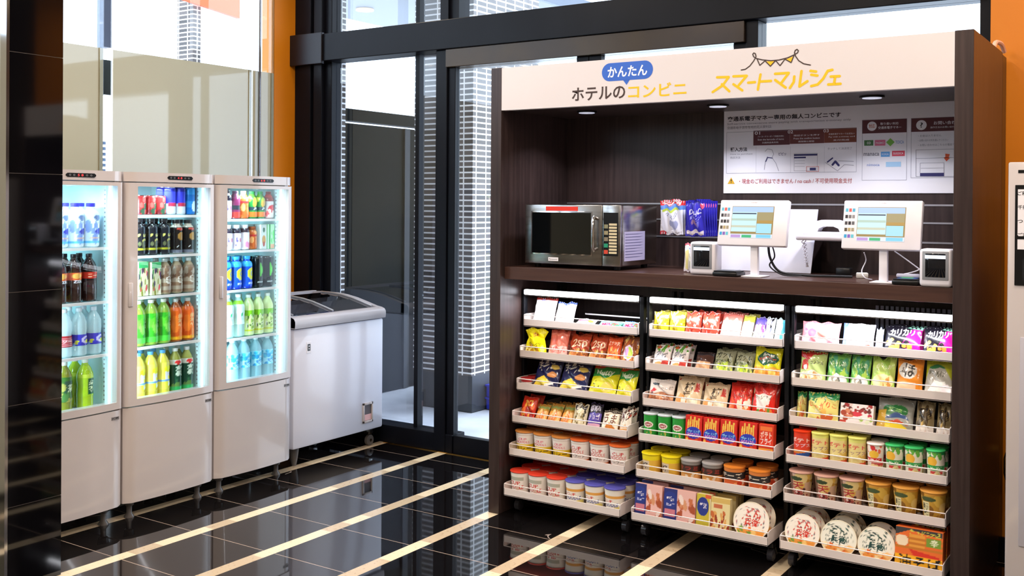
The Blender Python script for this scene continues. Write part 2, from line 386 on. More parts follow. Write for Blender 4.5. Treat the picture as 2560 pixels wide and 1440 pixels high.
for k in range(2):
    c = MB(); c.box((-.13, -.17, 0), (.13, .17, .078), mat('crate_blue', '2a3ab8', .4), .008); c.box((-.137, -.177, .07), (.137, .177, .083), MATS['crate_blue'], .003)
    tag(c.build('plastic_crate', loc=(-3.89, 5.93, .086*k)), ['blue plastic crate on the paving outside, lower of the two', 'blue plastic crate outside, stacked on top of another crate'][k], 'crate', 'blue crates outside')
# what shows in the slit between the two milky panes: a post and a tiled building across the street
XP = -4.9; ya, yb = on(259, 200, X=XP).y, on(279, 200, X=XP).y
m = MB(); m.box((XP-.06, ya, on(268, 118, X=XP).z), (XP, yb, 3.3), mat('post_slate', '4a5268', .5)); m.box((XP-.06, ya, on(268, 237, X=XP).z), (XP, yb, on(268, 150, X=XP).z), M_blackpl)
m.box((XP-.05, ya+.01, 0), (XP-.045, ya+.02, 3.3), M_paper)
for k in range(14): m.box((XP-.06, ya, 1.32+.03*k), (XP-.05, ya+.05, 1.337+.03*k), mat('street_blue', '7c90b8', .6))
XA = -7.0; q = [on(x, y, X=XA) for x, y in ((440, -8), (600, 46), (600, -70), (440, -70))]
a = MB(); a.prism([(v.y, v.z) for v in q], 'x', XA-.04, XA, mat('awning_orange', 'f06a3c', .6)); tag(a.build('awning', smooth=False), 'orange red awning far outside above the milky panes', 'awning')
a = MB(); a.box((XA-.3, 5.79, 0), (XA-.1, 5.87, 4.0), M_brick); tag(a.build('brick_post', smooth=False), 'slim brick post far outside above the milky panes', 'pillar')
tag(m.build('sign_post', smooth=False), 'slate post with black box outside, seen in the slit between milky panes', 'post')

# stone-clad fin at the left edge with a polished steel end
t = thing('wall_column', 'black polished stone column at the left edge in front of the fridges', 'column', (-3.53, 2.06, 0))
m = MB()
for z0, z1 in ((0, .3), (.3, .665), (.665, 1.072), (1.072, 1.50), (1.50, 1.935), (1.935, 2.37), (2.37, 2.8), (2.8, 3.2)):
    m.box((-.036, .012, z0+.001), (0, .221, z1-.001), M_panel)
m.box((-.034, .014, 0), (-.002, .219, 3.2), mat('joint_grey', '8a8078', .5)); m.build('stone_cladding', t, smooth=False)
m = MB(); m.box((-.038, 0, 0), (.001, .0115, 3.2), M_chrome); m.build('steel_edge', t, smooth=False)

# ================================================================== kiosk
def sw(m, x0, z0, x1, z1, y, mt): return m.quad([(x0, y, z0), (x1, y, z0), (x1, y, z1), (x0, y, z1)], mt)
def stroke(m, pts, w, y, mt, closed=False):
    P = [Vector((p[0], p[1])) for p in pts]; n = len(P)
    for i in range(n if closed else n-1):
        a, b = P[i], P[(i+1) % n]; d = (b-a)
        if d.length < 1e-6: continue
        d = Vector((-d.y, d.x)).normalized()*w/2
        yy = y-1.2e-5*(i % 20); m.quad([(a.x-d.x, yy, a.y-d.y), (a.x+d.x, yy, a.y+d.y), (b.x+d.x, yy, b.y+d.y), (b.x-d.x, yy, b.y-d.y)][::-1], mt)
    for i, p in enumerate(P): m.quad([(p.x+w/2*math.cos(k*PI/6), y-1.2e-5*(i % 20)-.6e-5, p.y+w/2*math.sin(k*PI/6)) for k in range(12)], mt)
KX0, KX1, KY0, KY1, KH = -2.663, -.638, 3.84, 4.48, 2.016
IX0, IX1 = -2.606, -.700
kx = (KX0+KX1)/2
K = thing('store_kiosk', 'large dark wood self-service shop kiosk with lit white sign board', 'kiosk', (kx, 4.16, 0))
def kb(name, fn, label=None, parent=K, smooth=False):
    m = MB(); fn(m)
    for v in m.V: v -= np.array([kx, 4.16, 0])
    o = m.build(name, parent, smooth=smooth)
    if label: o['label'] = label
    return o
kb('side_panel', lambda m: m.box((KX0, KY0, 0), (IX0, KY1, KH), M_wood, .0015))
kb('side_panel', lambda m: m.box((IX1, KY0, 0), (KX1, KY1, KH), M_wood, .0015))
kb('back_panel', lambda m: (m.box((IX0, 4.43, .25), (IX1, 4.455, 2.0), M_wood),
   [m.box((IX0+.0, 4.4275, z-.0035), (IX1, 4.4305, z+.0035), M_alu) for z in (1.408, 1.335, 1.255)]))
kb('back_frame', lambda m: m.box((KX0+.02, 4.482, 0), (KX1, 4.575, KH-.01), M_blackpl), 'black rear frame')
kb('header_box', lambda m: (m.box((IX0, 3.875, 1.99), (IX1, 4.43, 2.010), M_wood), m.box((IX0, 3.875, 1.828), (IX1, 4.43, 1.845), M_wood)))
kb('counter', lambda m: m.box((IX0, 3.875, 1.0615), (IX1, 4.43, 1.117), M_wood_h, .0015))
Z1 = lambda x, y: on(1220+x/3.6, 80+y/3.6, Y=3.84)
Z2 = lambda x, y: on(1780+x/3.6, 80+y/3.6, Y=3.84)
def sign(m):
    m.box((IX0, 3.841, 1.823), (IX1, 3.874, 2.0135), M_sign)
    BL, DK, YE, WH = flat('2f62c4'), flat('3d2b26'), flat('f4bc0c'), flat('ffffff')
    y = 3.8404
    x0, x1, z0, z1 = -2.094, -1.856, 1.921, 1.997; r = (z1-z0)/2
    pill = [(x1-r+r*math.cos(a), (z0+z1)/2+r*math.sin(a)) for a in np.linspace(-PI/2, PI/2, 14)]+[(x0+r+r*math.cos(a), (z0+z1)/2+r*math.sin(a)) for a in np.linspace(PI/2, 1.5*PI, 14)]
    m.quad([(p[0], y, p[1]) for p in pill], BL); m.quad([(-1.993, y, 1.9215), (-1.977, y, 1.901), (-1.962, y, 1.9215)], BL)
    m.text('かんたん', (-2.066, y-.0004, 1.936), (.184, 0, 0), (0, 0, .045), WH, .022)
    m.text('ホテルの', (-2.240, y, 1.845), (.257, 0, 0), (0, 0, .058), DK, .018)
    m.text('コンビニ', (-1.969, y, 1.845), (.262, 0, 0), (0, 0, .056), YE, .018)
    def st(pts, w, mt, yy=y): stroke(m, [(q.x, q.z) for q in (Z2(*p) for p in pts)], w, yy, mt)
    w = .0100
    for pts in ([(45, 408), (150, 405), (95, 480), (5, 540)], [(88, 470), (155, 533)], [(192, 399), (312, 394), (240, 478)], [(192, 470), (272, 525)],
                [(325, 456), (386, 451)], [(436, 382), (412, 518)], [(428, 446), (530, 440)], [(567, 376), (690, 368), (625, 455)], [(568, 432), (662, 500)],
                [(740, 400), (735, 450), (700, 503)], [(805, 352), (786, 490), (858, 442)], [(886, 350), (936, 356)], [(893, 384), (948, 392)],
                [(893, 486), (950, 472), (1000, 420), (1040, 350), (1082, 340)], [(1068, 401), (1148, 397)], [(1108, 401), (1098, 468)], [(1046, 472), (1156, 466)]):
        st(pts, w, YE)
    m.quad([(q.x, y, q.z) for q in (Z2(*p) for p in [(482, 265), (525, 306), (563, 262)])], YE); m.quad([(q.x, y, q.z) for q in (Z2(*p) for p in [(662, 248), (712, 273), (733, 218)])], YE)
    for pts in ([(262, 342), (300, 335), (340, 305), (375, 260), (396, 220), (390, 195), (376, 188), (366, 200), (374, 222), (400, 238), (450, 250), (530, 258), (600, 252), (680, 232), (735, 207), (770, 187), (777, 168), (765, 156), (748, 166), (742, 188), (752, 218), (780, 258), (825, 286), (885, 297)],
                [(405, 242), (430, 300), (475, 260)], [(480, 262), (525, 308), (567, 262)], [(575, 260), (612, 303), (652, 250)], [(660, 246), (712, 275), (737, 212)]):
        st(pts, .0042, DK, y-.0003)
kb('sign_board', sign, 'cream sign board with blue, brown and yellow Japanese lettering')
for px, py in ((1467, 278), (1795, 262), (2180, 240)):
    p = on(px, py, Z=1.828)
    d = kb('downlight', lambda m: m.lathe([(.047, 1.8205), (.047, 1.828)], M_blackpl, 28, (p.x, p.y, 0)), 'round recessed downlight')
    kb('lens', lambda m: m.lathe([(.036, 1.8185), (.036, 1.822)], mat('lens_glow', 'ffffff', .4, emit='dfe6ff', es=.55), 24, (p.x, p.y, 0)), parent=d)
    area('kiosk_downlight_light', (p.x, p.y, 1.812), .06, 3.2, (.86, .88, 1), spread=2.2)

# information poster on the back wall of the kiosk
def poster():
    YP = 4.4235; zp = lambda x, y: on(1780+x/3.6, 80+y/3.6, Y=YP)
    m = MB(); X0, X1, Zb, Zt = zp(103, 1440).x, IX1-.001, 1.457, 1.8275
    m.box((X0, YP+.0005, Zb), (X1, YP+.0025, Zt), M_paper)
    lay = [0]
    def rect(a, b, c, d, mt, l=1):
        p, q = zp(a, d), zp(c, b); p2, q2 = zp(a, b), zp(c, d)
        y = YP-.0003*l; m.quad([(p.x, y, p.z), (q2.x, y, q2.z), (q.x, y, q.z), (p2.x, y, p2.z)], mt)
    def R(a, b, c, d, mt, l=1):                       # true rectangle on the wall, measured at its left edge
        p, q = zp(a, d), zp(a, b); x1 = zp(c, (b+d)/2).x; y = YP-.0003*l; sw(m, p.x, p.z, min(x1, X1), q.z, y, mt)
    def T(s, a, b, c, d, mt, l=2, bold=.01):
        p, q = zp(a, d), zp(a, b); x1 = zp(c, (b+d)/2).x
        m.text(s, (p.x, YP-.0003*l, p.z), (x1-p.x, 0, 0), (0, 0, q.z-p.z), mt, bold)
    def O(a, b, c, d, mt, w=.0012):
        p, q = zp(a, d), zp(a, b); x1 = min(zp(c, (b+d)/2).x, X1)
        stroke(m, [(p.x, p.z), (x1, p.z), (x1, q.z), (p.x, q.z)], w, YP-.0003, mt, True)
    DK, BR, BR2, WH, GR, NV = flat('2c2838'), flat('5a2a30'), flat('7a3c2c'), flat('f2f0f6'), flat('8c8a98'), flat('2c2a66')
    T('交通系電子マネー専用の無人コンビニです', 140, 763, 1160, 808, DK, 2, .022)
    T('Self-service convenience store paying with transportation e-money only', 138, 822, 1250, 843, GR, 2, 0)
    T('交通系电子货币专用的无人便利店', 138, 852, 535, 878, GR, 2, 0)
    O(130, 905, 1300, 1272, GR)
    R(372, 890, 700, 1022, BR); R(700, 880, 1010, 1008, flat('6a3230')); R(1010, 870, 1302, 998, BR2)
    for s, a, b in (('01', 385, 897), ('02', 682, 886), ('03', 1003, 876)): T(s, a, b, a+48, b+28, WH)
    for a, b, ts in ((412, 935, ('バーコードリーダーで商品を読む', 'Scan the barcode of items', '扫描商品条形码')), (735, 925, ('確認ボタンを押す', 'Press the confirm button', '请按确认按钮')), (1050, 912, ('交通系電子マネーでお支払い', 'Pay with e-money card', '支付完成'))):
        for k, s in enumerate(ts): T(s, a+(20*k if k == 2 else 0), b+27*k, a+235-(50 if k == 2 else 0), b+27*k+15, WH, 2, 0)
    T('購入方法', 165, 1040, 318, 1078, DK, 2, .03); T('How to purchase', 165, 1094, 365, 1110, GR, 2, 0); T('购买方法', 165, 1122, 255, 1142, GR, 2, 0)
    for a in (395, 705, 1010): R(a, 1030, a+2, 1265, GR)
    # three small drawings
    def D(pts, mt, w=.0018): stroke(m, [(q.x, q.z) for q in (zp(*p) for p in pts)], w, YP-.0006, mt)
    D([(478, 1075), (500, 1052), (540, 1060), (556, 1100), (540, 1130), (575, 1180), (600, 1250)], GR); D([(500, 1120), (480, 1165), (470, 1240)], GR); D([(485, 1165), (500, 1130), (545, 1135)], NV, .004)
    T('ピピッ', 600, 1085, 668, 1112, NV)
    O(738, 1095, 948, 1250, GR, .001); R(738, 1100, 948, 1116, NV, 2); R(738, 1124, 845, 1138, NV, 2)
    for k in range(3): R(745, 1158+k*26, 835, 1160+k*26, GR, 2)
    R(880, 1222, 935, 1245, NV, 2); O(850, 1212, 960, 1256, flat('c8504a'), .0016)
    D([(1022, 1175), (1130, 1250), (1190, 1195), (1275, 1200)], GR); D([(1040, 1170), (1085, 1135)], NV, .006); D([(1085, 1195), (1110, 1165), (1140, 1200)], NV, .009); D([(1140, 1160), (1275, 1165)], GR)
    T('タッチして決済完了', 1040, 1040, 1260, 1062, GR, 2, 0)
    q = [zp(*p) for p in ((140, 1367), (205, 1367), (173, 1308))]; m.quad([(v.x, YP-.0003, v.z) for v in q], flat('d8a820')); T('!', 168, 1325, 178, 1358, DK)
    T('・現金のご利用はできません / no cash / 不可使用現金支付', 245, 1322, 1260, 1366, flat('b04a48'), 2, .005)
    # accepted cards
    O(1350, 795, 1752, 1335, GR); R(1350, 795, 1752, 915, BR); T('取り扱い対応', 1515, 815, 1680, 838, WH); T('交通系電子マネー', 1495, 850, 1705, 875, WH)
    def circ(a, b, r, mt, l=2):
        c = zp(a, b); m.quad([(c.x+r*math.cos(k*PI/12), YP-.0003*l, c.z+r*math.sin(k*PI/12)) for k in range(24)], mt)
    circ(1440, 848, .0195, WH); T('対応', 1412, 830, 1468, 866, flat('c05a28'), 3)
    R(1370, 975, 1452, 1024, flat('4a7a4a')); T('co', 1395, 988, 1428, 1010, WH); R(1465, 973, 1560, 1024, flat('d86a8c')); T('PASMO', 1475, 990, 1550, 1008, WH)
    c = zp(1605, 992); m.quad([(c.x-.017, YP-.0003, c.z), (c.x, YP-.0003, c.z-.017), (c.x+.017, YP-.0003, c.z), (c.x, YP-.0003, c.z+.017)], flat('7ab84a')); T('TOICA', 1650, 978, 1728, 1006, flat('7a9ad0'))
    T('manaca', 1365, 1090, 1505, 1116, flat('6a6a78')); R(1520, 1078, 1600, 1124, flat('5aa0e0')); T('ICOCA', 1530, 1092, 1590, 1108, WH); R(1620, 1070, 1735, 1118, flat('d8485c')); T('SUGOCA', 1632, 1084, 1722, 1102, WH)
    T('nimoca', 1395, 1186, 1508, 1208, flat('7a90c8')); R(1565, 1170, 1700, 1214, flat('a8d0f0'))
    # enquiries
    O(1790, 778, 2300, 1312, GR); R(1790, 778, 2300, 900, BR); circ(1885, 838, .0205, WH); T('?', 1874, 815, 1898, 860, DK, 3)
    T('お問い合わせ', 1995, 803, 2235, 835, WH); T('操作方法のお問い合わせはこちら', 1965, 850, 2290, 868, WH, 2, 0)
    for k, s in enumerate(('・お金は入りません', '・お問い合わせ先を選んでください', '・お問い合わせはこちらの電話で')): T(s, 1855, 925+42*k, 2065+60*k, 945+42*k, GR, 2, 0)
    D([(1835, 1062), (1835, 1300), (2300, 1300)], GR, .0014); D([(1835, 1062), (2300, 1050)], GR, .0014); D([(1838, 1138), (2300, 1128)], GR, .0014)
    O(1872, 1180, 2088, 1270, GR, .0012); R(1872, 1270, 2088, 1300, NV, 2); R(1880, 1225, 2085, 1227, GR, 2)
    q = [zp(*p) for p in ((2100, 1095), (2140, 1100), (2130, 1130), (2140, 1135), (2110, 1165), (2085, 1130), (2100, 1125))]; m.quad([(v.x, YP-.0006, v.z) for v in q][::-1], flat('dc5a30'))
    c = np.array([(X0+X1)/2, YP, (Zb+Zt)/2])
    for v in m.V: v -= c
    tag(m.build('information_poster', loc=c.tolist(), smooth=False), 'white information poster with how-to steps on the kiosk back wall', 'poster')
poster()

# ---- microwave
def microwave():
    x0, x1, z0, z1, y = -2.533, -2.047, 1.135, 1.400, 3.93
    w = x1-x0; h = z1-z0; t = thing('microwave_oven', 'stainless steel microwave with red label strip on the kiosk counter', 'microwave', (x0, y, 1.1178)); o = z0-1.1178
    m = MB(); m.box((0, .022, o), (w, .36, o+h), M_steel, .006); m.build('casing', t)
    for a in (.04, w-.04):
        for b in (.05, .31):
            m = MB(); m.lathe([(.014, 0), (.016, o)], M_rubber, 12, (a, b, 0)); m.build('foot', t)
    d = MB(); dw = .397
    d.box((0, 0, o), (dw, .021, o+h), M_steel, .004)
    d.box((.034, -.003, o+.042), (.349, .001, o+.236), M_chrome, .001); d.box((.040, -.004, o+.048), (.343, -.002, o+.230), mat('dark_window', '06090c', .03, spec=.9))
    sw(d, .111, o+.238, .276, o+.257, -.0005, flat('e23a2c', .4))
    sw(d, .125, o+.014, .177, o+.030, -.0006, M_paper); d.text('Panasonic', (.130, -.0009, o+.0185), (.042, 0, 0), (0, 0, .007), M_blackpl)
    d = d.build('door', t)
    m = MB(); hx = .372; m.tube([(hx, 0, o+.205), (hx, -.03, o+.212), (hx, -.038, o+.195), (hx, -.038, o+.085), (hx, -.03, o+.068), (hx, 0, o+.075)], .007, M_chrome, 10); m.build('handle', d)
    p = MB(); p.box((dw+.002, 0, o), (w, .021, o+h), M_steel, .003); p.box((.404, -.002, o+.045), (.475, .001, o+.232), M_blackpl)
    cr = flat('d8cca8', .4)
    for k in range(10): sw(p, .432, o+.055+k*.0135, .470, o+.064+k*.0135, -.0025, cr)
    for k, c in enumerate(('d8503c', '2ea07a', '8c8470', 'a09878', '8c8c70')): sw(p, .408, o+.054+k*.0275, .427, o+.071+k*.0275, -.0025, flat(c, .4))
    p.build('control_panel', t)
    l = MB(); x = w+.0006
    l.quad([(x, .035, o+.022), (x, .235, o+.022), (x, .235, o+.15), (x, .035, o+.15)], flat('b8b4d8'))
    random.seed(3)
    for k in range(9):
        a = .045; zz = o+.137-k*.0125; l.quad([(x+.0003, a, zz), (x+.0003, a+random.uniform(.08, .18), zz), (x+.0003, a+.17, zz+.003), (x+.0003, a, zz+.003)], flat('5c5a88'))
    l.build('paper_label', t)
microwave()

# ---- payment tablets, scanners, card pads, phone
def tablet(loc, label, tilt):
    t = thing('payment_tablet', label, 'tablet', loc, 0, 'payment tablets on the counter')
    m = MB(); m.box((-.015, -.012, .003), (.015, .012, .16), M_device, .003); m.build('stand', t)
    m = MB(); m.box((-.041, -.045, 0), (.041, .06, .004), M_device, .0015); m.build('base_plate', t)
    w, h, d = .285, .186, .03
    mt = Matrix.Translation((-.008, -.03, .125)) @ Matrix.Rotation(math.radians(-13), 4, 'X') @ Matrix.Rotation(math.radians(tilt), 4, 'Z')
    b = MB(); b.box((-w/2, 0, 0), (w/2, d, h), M_device, .005)
    b.text('TOSHIBA', (-.014, -.0004, h-.013), (.028, 0, 0), (0, 0, .005), M_grey_print); b = b.build('tablet_body', t)
    s = MB(); y = -.0006
    def r(a, c, e, g, col, es=1.0, k=0): sw(s, -w/2+a*w, h-g*h, -w/2+e*w, h-c*h, y-.0004*k, glow(col, es))
    r(.19, .14, .80, .84, 'b89a5a', .8); r(.195, .15, .79, .27, 'b4d0f4', 1.1, 1); r(.195, .27, .56, .70, 'c8f0fc', 1.15, 1)
    r(.20, .29, .55, .315, '1c2450', .8, 2); r(.195, .41, .555, .46, 'c0d8c8', 1, 2); r(.195, .56, .555, .61, 'd4d8c0', 1, 2)
    r(.565, .27, .79, .45, 'b8a878', .9, 1); r(.565, .45, .79, .51, 'c8a050', .9, 1); r(.565, .52, .78, .73, 'a8e0f4', 1.1, 1)
    r(.19, .75, .80, .84, 'e0e8f8', 1.1, 1); r(.20, .77, .34, .83, 'c8a0e0', 1, 2); r(.36, .77, .50, .83, '40c080', 1, 2); r(.57, .76, .78, .83, '80d0f0', 1.1, 2)
    for k, cs in enumerate((('60c0e0', 'e06060', '50b0d8'), ('303038', '707078', '909098'), ('404048', '202028', '606068'), ('504838', 'b0a070', 'a09880'), ('30a0d8', '8060c0', '60c0d8'))):
        for j, c in enumerate(cs): sw(s, -w/2+.03*w+j*.045*w, h-(.24+.135*k)*h, -w/2+.065*w+j*.045*w, h-(.17+.135*k)*h, y, flat(c))
    s = s.build('screen', b, smooth=False)
    b.matrix_local = mt
    return t
tablet((-1.462, 3.965, 1.1178), 'white payment tablet on a stand beside the hanging blue packs', 0)
tablet((-.962, 3.96, 1.1178), 'white payment tablet on a stand at the right end of the counter', 0)
def scanner(loc, rz, label):
    t = thing('barcode_scanner', label, 'scanner', loc, rz, 'barcode scanners on the counter')
    m = MB(); m.box((-.055, -.04, 0), (.055, .045, .134), M_device, .012, seg=3); m.build('housing', t)
    m = MB(); m.box((-.044, -.0425, .024), (.044, -.038, .126), mat('scanner_bezel', '8c9098', .3), .008); m.box((-.034, -.044, .034), (.034, -.0405, .118), mat('scan_window', '0c1018', .05, spec=.8), .002)
    m.box((-.034, -.0455, .100), (.034, -.0435, .112), glow('e8f0ff', 2.2)); m.build('scan_window', t)
scanner((-1.676, 3.975, 1.1178), 0.0, 'white barcode scanner standing left of the left payment tablet')
scanner((-.762, 3.905, 1.1178), 0.0, 'white barcode scanner at the right end of the counter')
def pad(loc, label, blue, hw=.052):
    t = thing('card_reader', label, 'card reader', loc, 0, 'card readers on the counter')
    m = MB(); m.box((-hw, -.045, 0), (hw, .055, .018), M_blackpl, .006); m.box((-hw+.004, -.04, .018), (hw-.004, .05, .022), M_black, .002); m.build('housing', t)
    m = MB(); m.box((-hw+.015, -.03, .0222), (hw-.015, .035, .0236), glow('5a78c0' if blue else '788090', .5)); 
    if blue: m.box((-.02, -.02, .0238), (.02, .01, .0246), glow('60c080', .8))
    m.build('touch_pad', t)
pad((-1.562, 3.938, 1.1178), 'black card reader pad beside the left scanner', False)
pad((-.869, 3.925, 1.1178), 'black card reader pad with blue light beside the right scanner', True, .0465)
# leaning white board, wall phone on its bracket
m = MB(); m.box((0, 0, 0), (.42, .006, .286), M_frz, .001); tag(m.build('white_board', loc=(-1.757, 4.285, 1.119), rot=(math.radians(-20), 0, 0)), 'blank white panel leaning on the kiosk back wall behind the left tablet', 'panel')
def phone():
    t = thing('wall_phone', 'white telephone handset on its cradle between the two tablets', 'telephone', (-1.255, 4.25, 1.262))
    m = MB(); m.box((-.105, -.10, 0), (.125, .07, .022), M_device, .008, seg=3); m.box((-.085, -.07, .02), (.11, .06, .034), M_device, .008); m.box((-.06, .05, .002), (.10, .1765, .020), M_device, .004); m.build('cradle', t)
    m = MB(); P = [(-.078, .038, .024), (-.074, .052, .024), (-.045, .070, .022), (0, .076, .020), (.05, .074, .020), (.085, .058, .024), (.09, .036, .024)]
    m.prism([(-.088, .034), (-.086, .052), (-.062, .072), (-.02, .083), (.04, .083), (.08, .072), (.104, .052), (.106, .034), (.056, .034), (.05, .048), (.03, .056), (-.012, .056), (-.03, .048), (-.036, .034)][::-1], 'y', -.03, .03, M_device)
    m.build('handset', t)
    m = MB(); P = []
    for k in range(150):
        a = k*.9; s = k/149; P.append((-.088+.0045*math.cos(a)+.016*math.sin(s*PI)-.0*s, -.06+.0045*math.sin(a)+.03*s, .0-.11*math.sin(s*PI)))
    m.tube(P, .0016, M_device, 5); m.build('coiled_cord', t)
phone()
def cable(path, r, mt, label, name='cable', grp=None):
    P = [Vector(p) for p in path]; Q = []
    for i in range(len(P)-1):
        a, b, c, d = P[max(i-1, 0)], P[i], P[i+1], P[min(i+2, len(P)-1)]
        for k in range(8):
            s = k/8; Q.append(.5*((2*b)+(c-a)*s+(2*a-5*b+4*c-d)*s*s+(3*b-a-3*c+d)*s**3))
    Q.append(P[-1]); m = MB(); m.tube(Q, r, mt, 8)
    tag(m.build(name), label, 'cable', grp)
zc = 1.1238
cable([(-1.42, 4.0, 1.26), (-1.425, 4.04, 1.19), (-1.39, 4.06, 1.135), (-1.30, 4.08, zc), (-1.20, 4.1, zc), (-1.12, 4.12, zc)], .0052, M_rubber, 'thick black cable running from the left tablet along the counter')
cable([(-1.41, 4.0, 1.26), (-1.40, 4.02, 1.20), (-1.42, 4.02, 1.16), (-1.37, 4.03, 1.126), (-1.30, 4.05, zc)], .003, M_rubber, 'thin black cable dropping behind the left tablet stand')
cable([(-1.05, 4.02, 1.225), (-1.045, 4.03, 1.195), (-1.055, 4.01, 1.155), (-1.04, 4.0, 1.130), (-1.022, 4.03, 1.1225)], .0022, M_device, 'white cable looping down below the right tablet')
cable([(-.93, 3.985, 1.235), (-.90, 3.985, 1.215), (-.86, 3.99, 1.185), (-.83, 4.0, 1.16)], .0022, M_device, 'white cable slanting from the right tablet to the scanner')
cable([(-.90, 3.99, 1.150), (-.87, 4.0, 1.158), (-.84, 4.0, 1.172), (-.80, 3.99, 1.205)], .0022, M_device, 'thin white cable leaving the back of the right scanner')
m = MB(); m.box((-.03, -.02, 0), (.03, .02, .038), M_blackpl, .006); tag(m.build('power_adapter', loc=(-1.165, 4.17, 1.1178)), 'black power adapter lying at the back of the counter', 'adapter')
m = MB(); m.box((-.022, -.012, 0), (.022, .012, .022), flat('d8d4cc'), .004); tag(m.build('cable_plug', loc=(-1.09, 4.15, 1.1178), rot=(0, 0, .4)), 'small pale plug beside the black power adapter', 'plug')
m = MB(); m.box((-.04, -.02, 0), (.04, .02, .012), flat('b8b8d0'), .004); tag(m.build('cable_tie_bundle', loc=(-.872, 3.945, 1.1428), rot=(0, 0, .2)), 'grey bundled wire lying on the right card reader', 'wire')

# cable loop on the kiosk roof
cable([(-.66, 4.40, 2.0265), (-.66, 4.46, 2.055), (-.65, 4.52, 2.055), (-.645, 4.565, 2.03)], .009, flat('e0b0a0'), 'pale pink cable looped over the rear top corner of the kiosk')
# brass loop handle on the wall right of the kiosk
m = MB(); P = [(-.60, 4.585, .435), (-.60, 4.53, .435), (-.615, 4.515, .42), (-.62, 4.51, .40), (-.62, 4.51, .34), (-.615, 4.515, .315), (-.60, 4.53, .30), (-.60, 4.585, .30)]
m.tube(P, .006, M_brass, 10); tag(m.build('brass_handle'), 'brass loop handle low on the orange wall right of the kiosk', 'handle')
# white ticket machine at the right edge
def machine():
    x0, y0 = -.508, 3.70; t = thing('ticket_machine', 'white vending machine cut off by the right edge of the photo', 'vending machine', (x0, y0, 0))
    m = MB(); m.box((0, 0, .02), (.75, .62, 1.549), M_plastic, .006); m.box((.03, .03, 0), (.72, .6, .02), M_blackpl); m.build('cabinet', t)
    m = MB(); m.box((.022, -.003, 1.148), (.70, .001, 1.474), M_blackpl); sw(m, .030, 1.265, .33, 1.460, -.0035, M_paper)
    for k, s in enumerate(('ご利用になれる現金', '千円札・硬貨のみ', 'つり銭切れ注意', 'ご利用ください')):
        m.text(s, (.030, -.0040, 1.440-.045*k), (.12, 0, 0), (0, 0, .014), M_blackpl, .01)
    sw(m, .022, 1.298, .33, 1.308, -.0041, M_blackpl)
    for k in range(5): sw(m, .045+.06*k, 1.165, .09+.06*k, 1.235, -.0035, mat('button_dark', '1e2024', .3))
    m.build('menu_panel', t)
    m = MB(); m.box((.03, -.001, 1.513), (.14, .001, 1.523), M_blackpl); m.build('card_slot', t)
    m = MB(); m.box((.040, -.004, .30), (.70, .001, .98), mat('machine_grey', 'b8b4bc', .3), .012); m.build('lower_door', t)
machine()

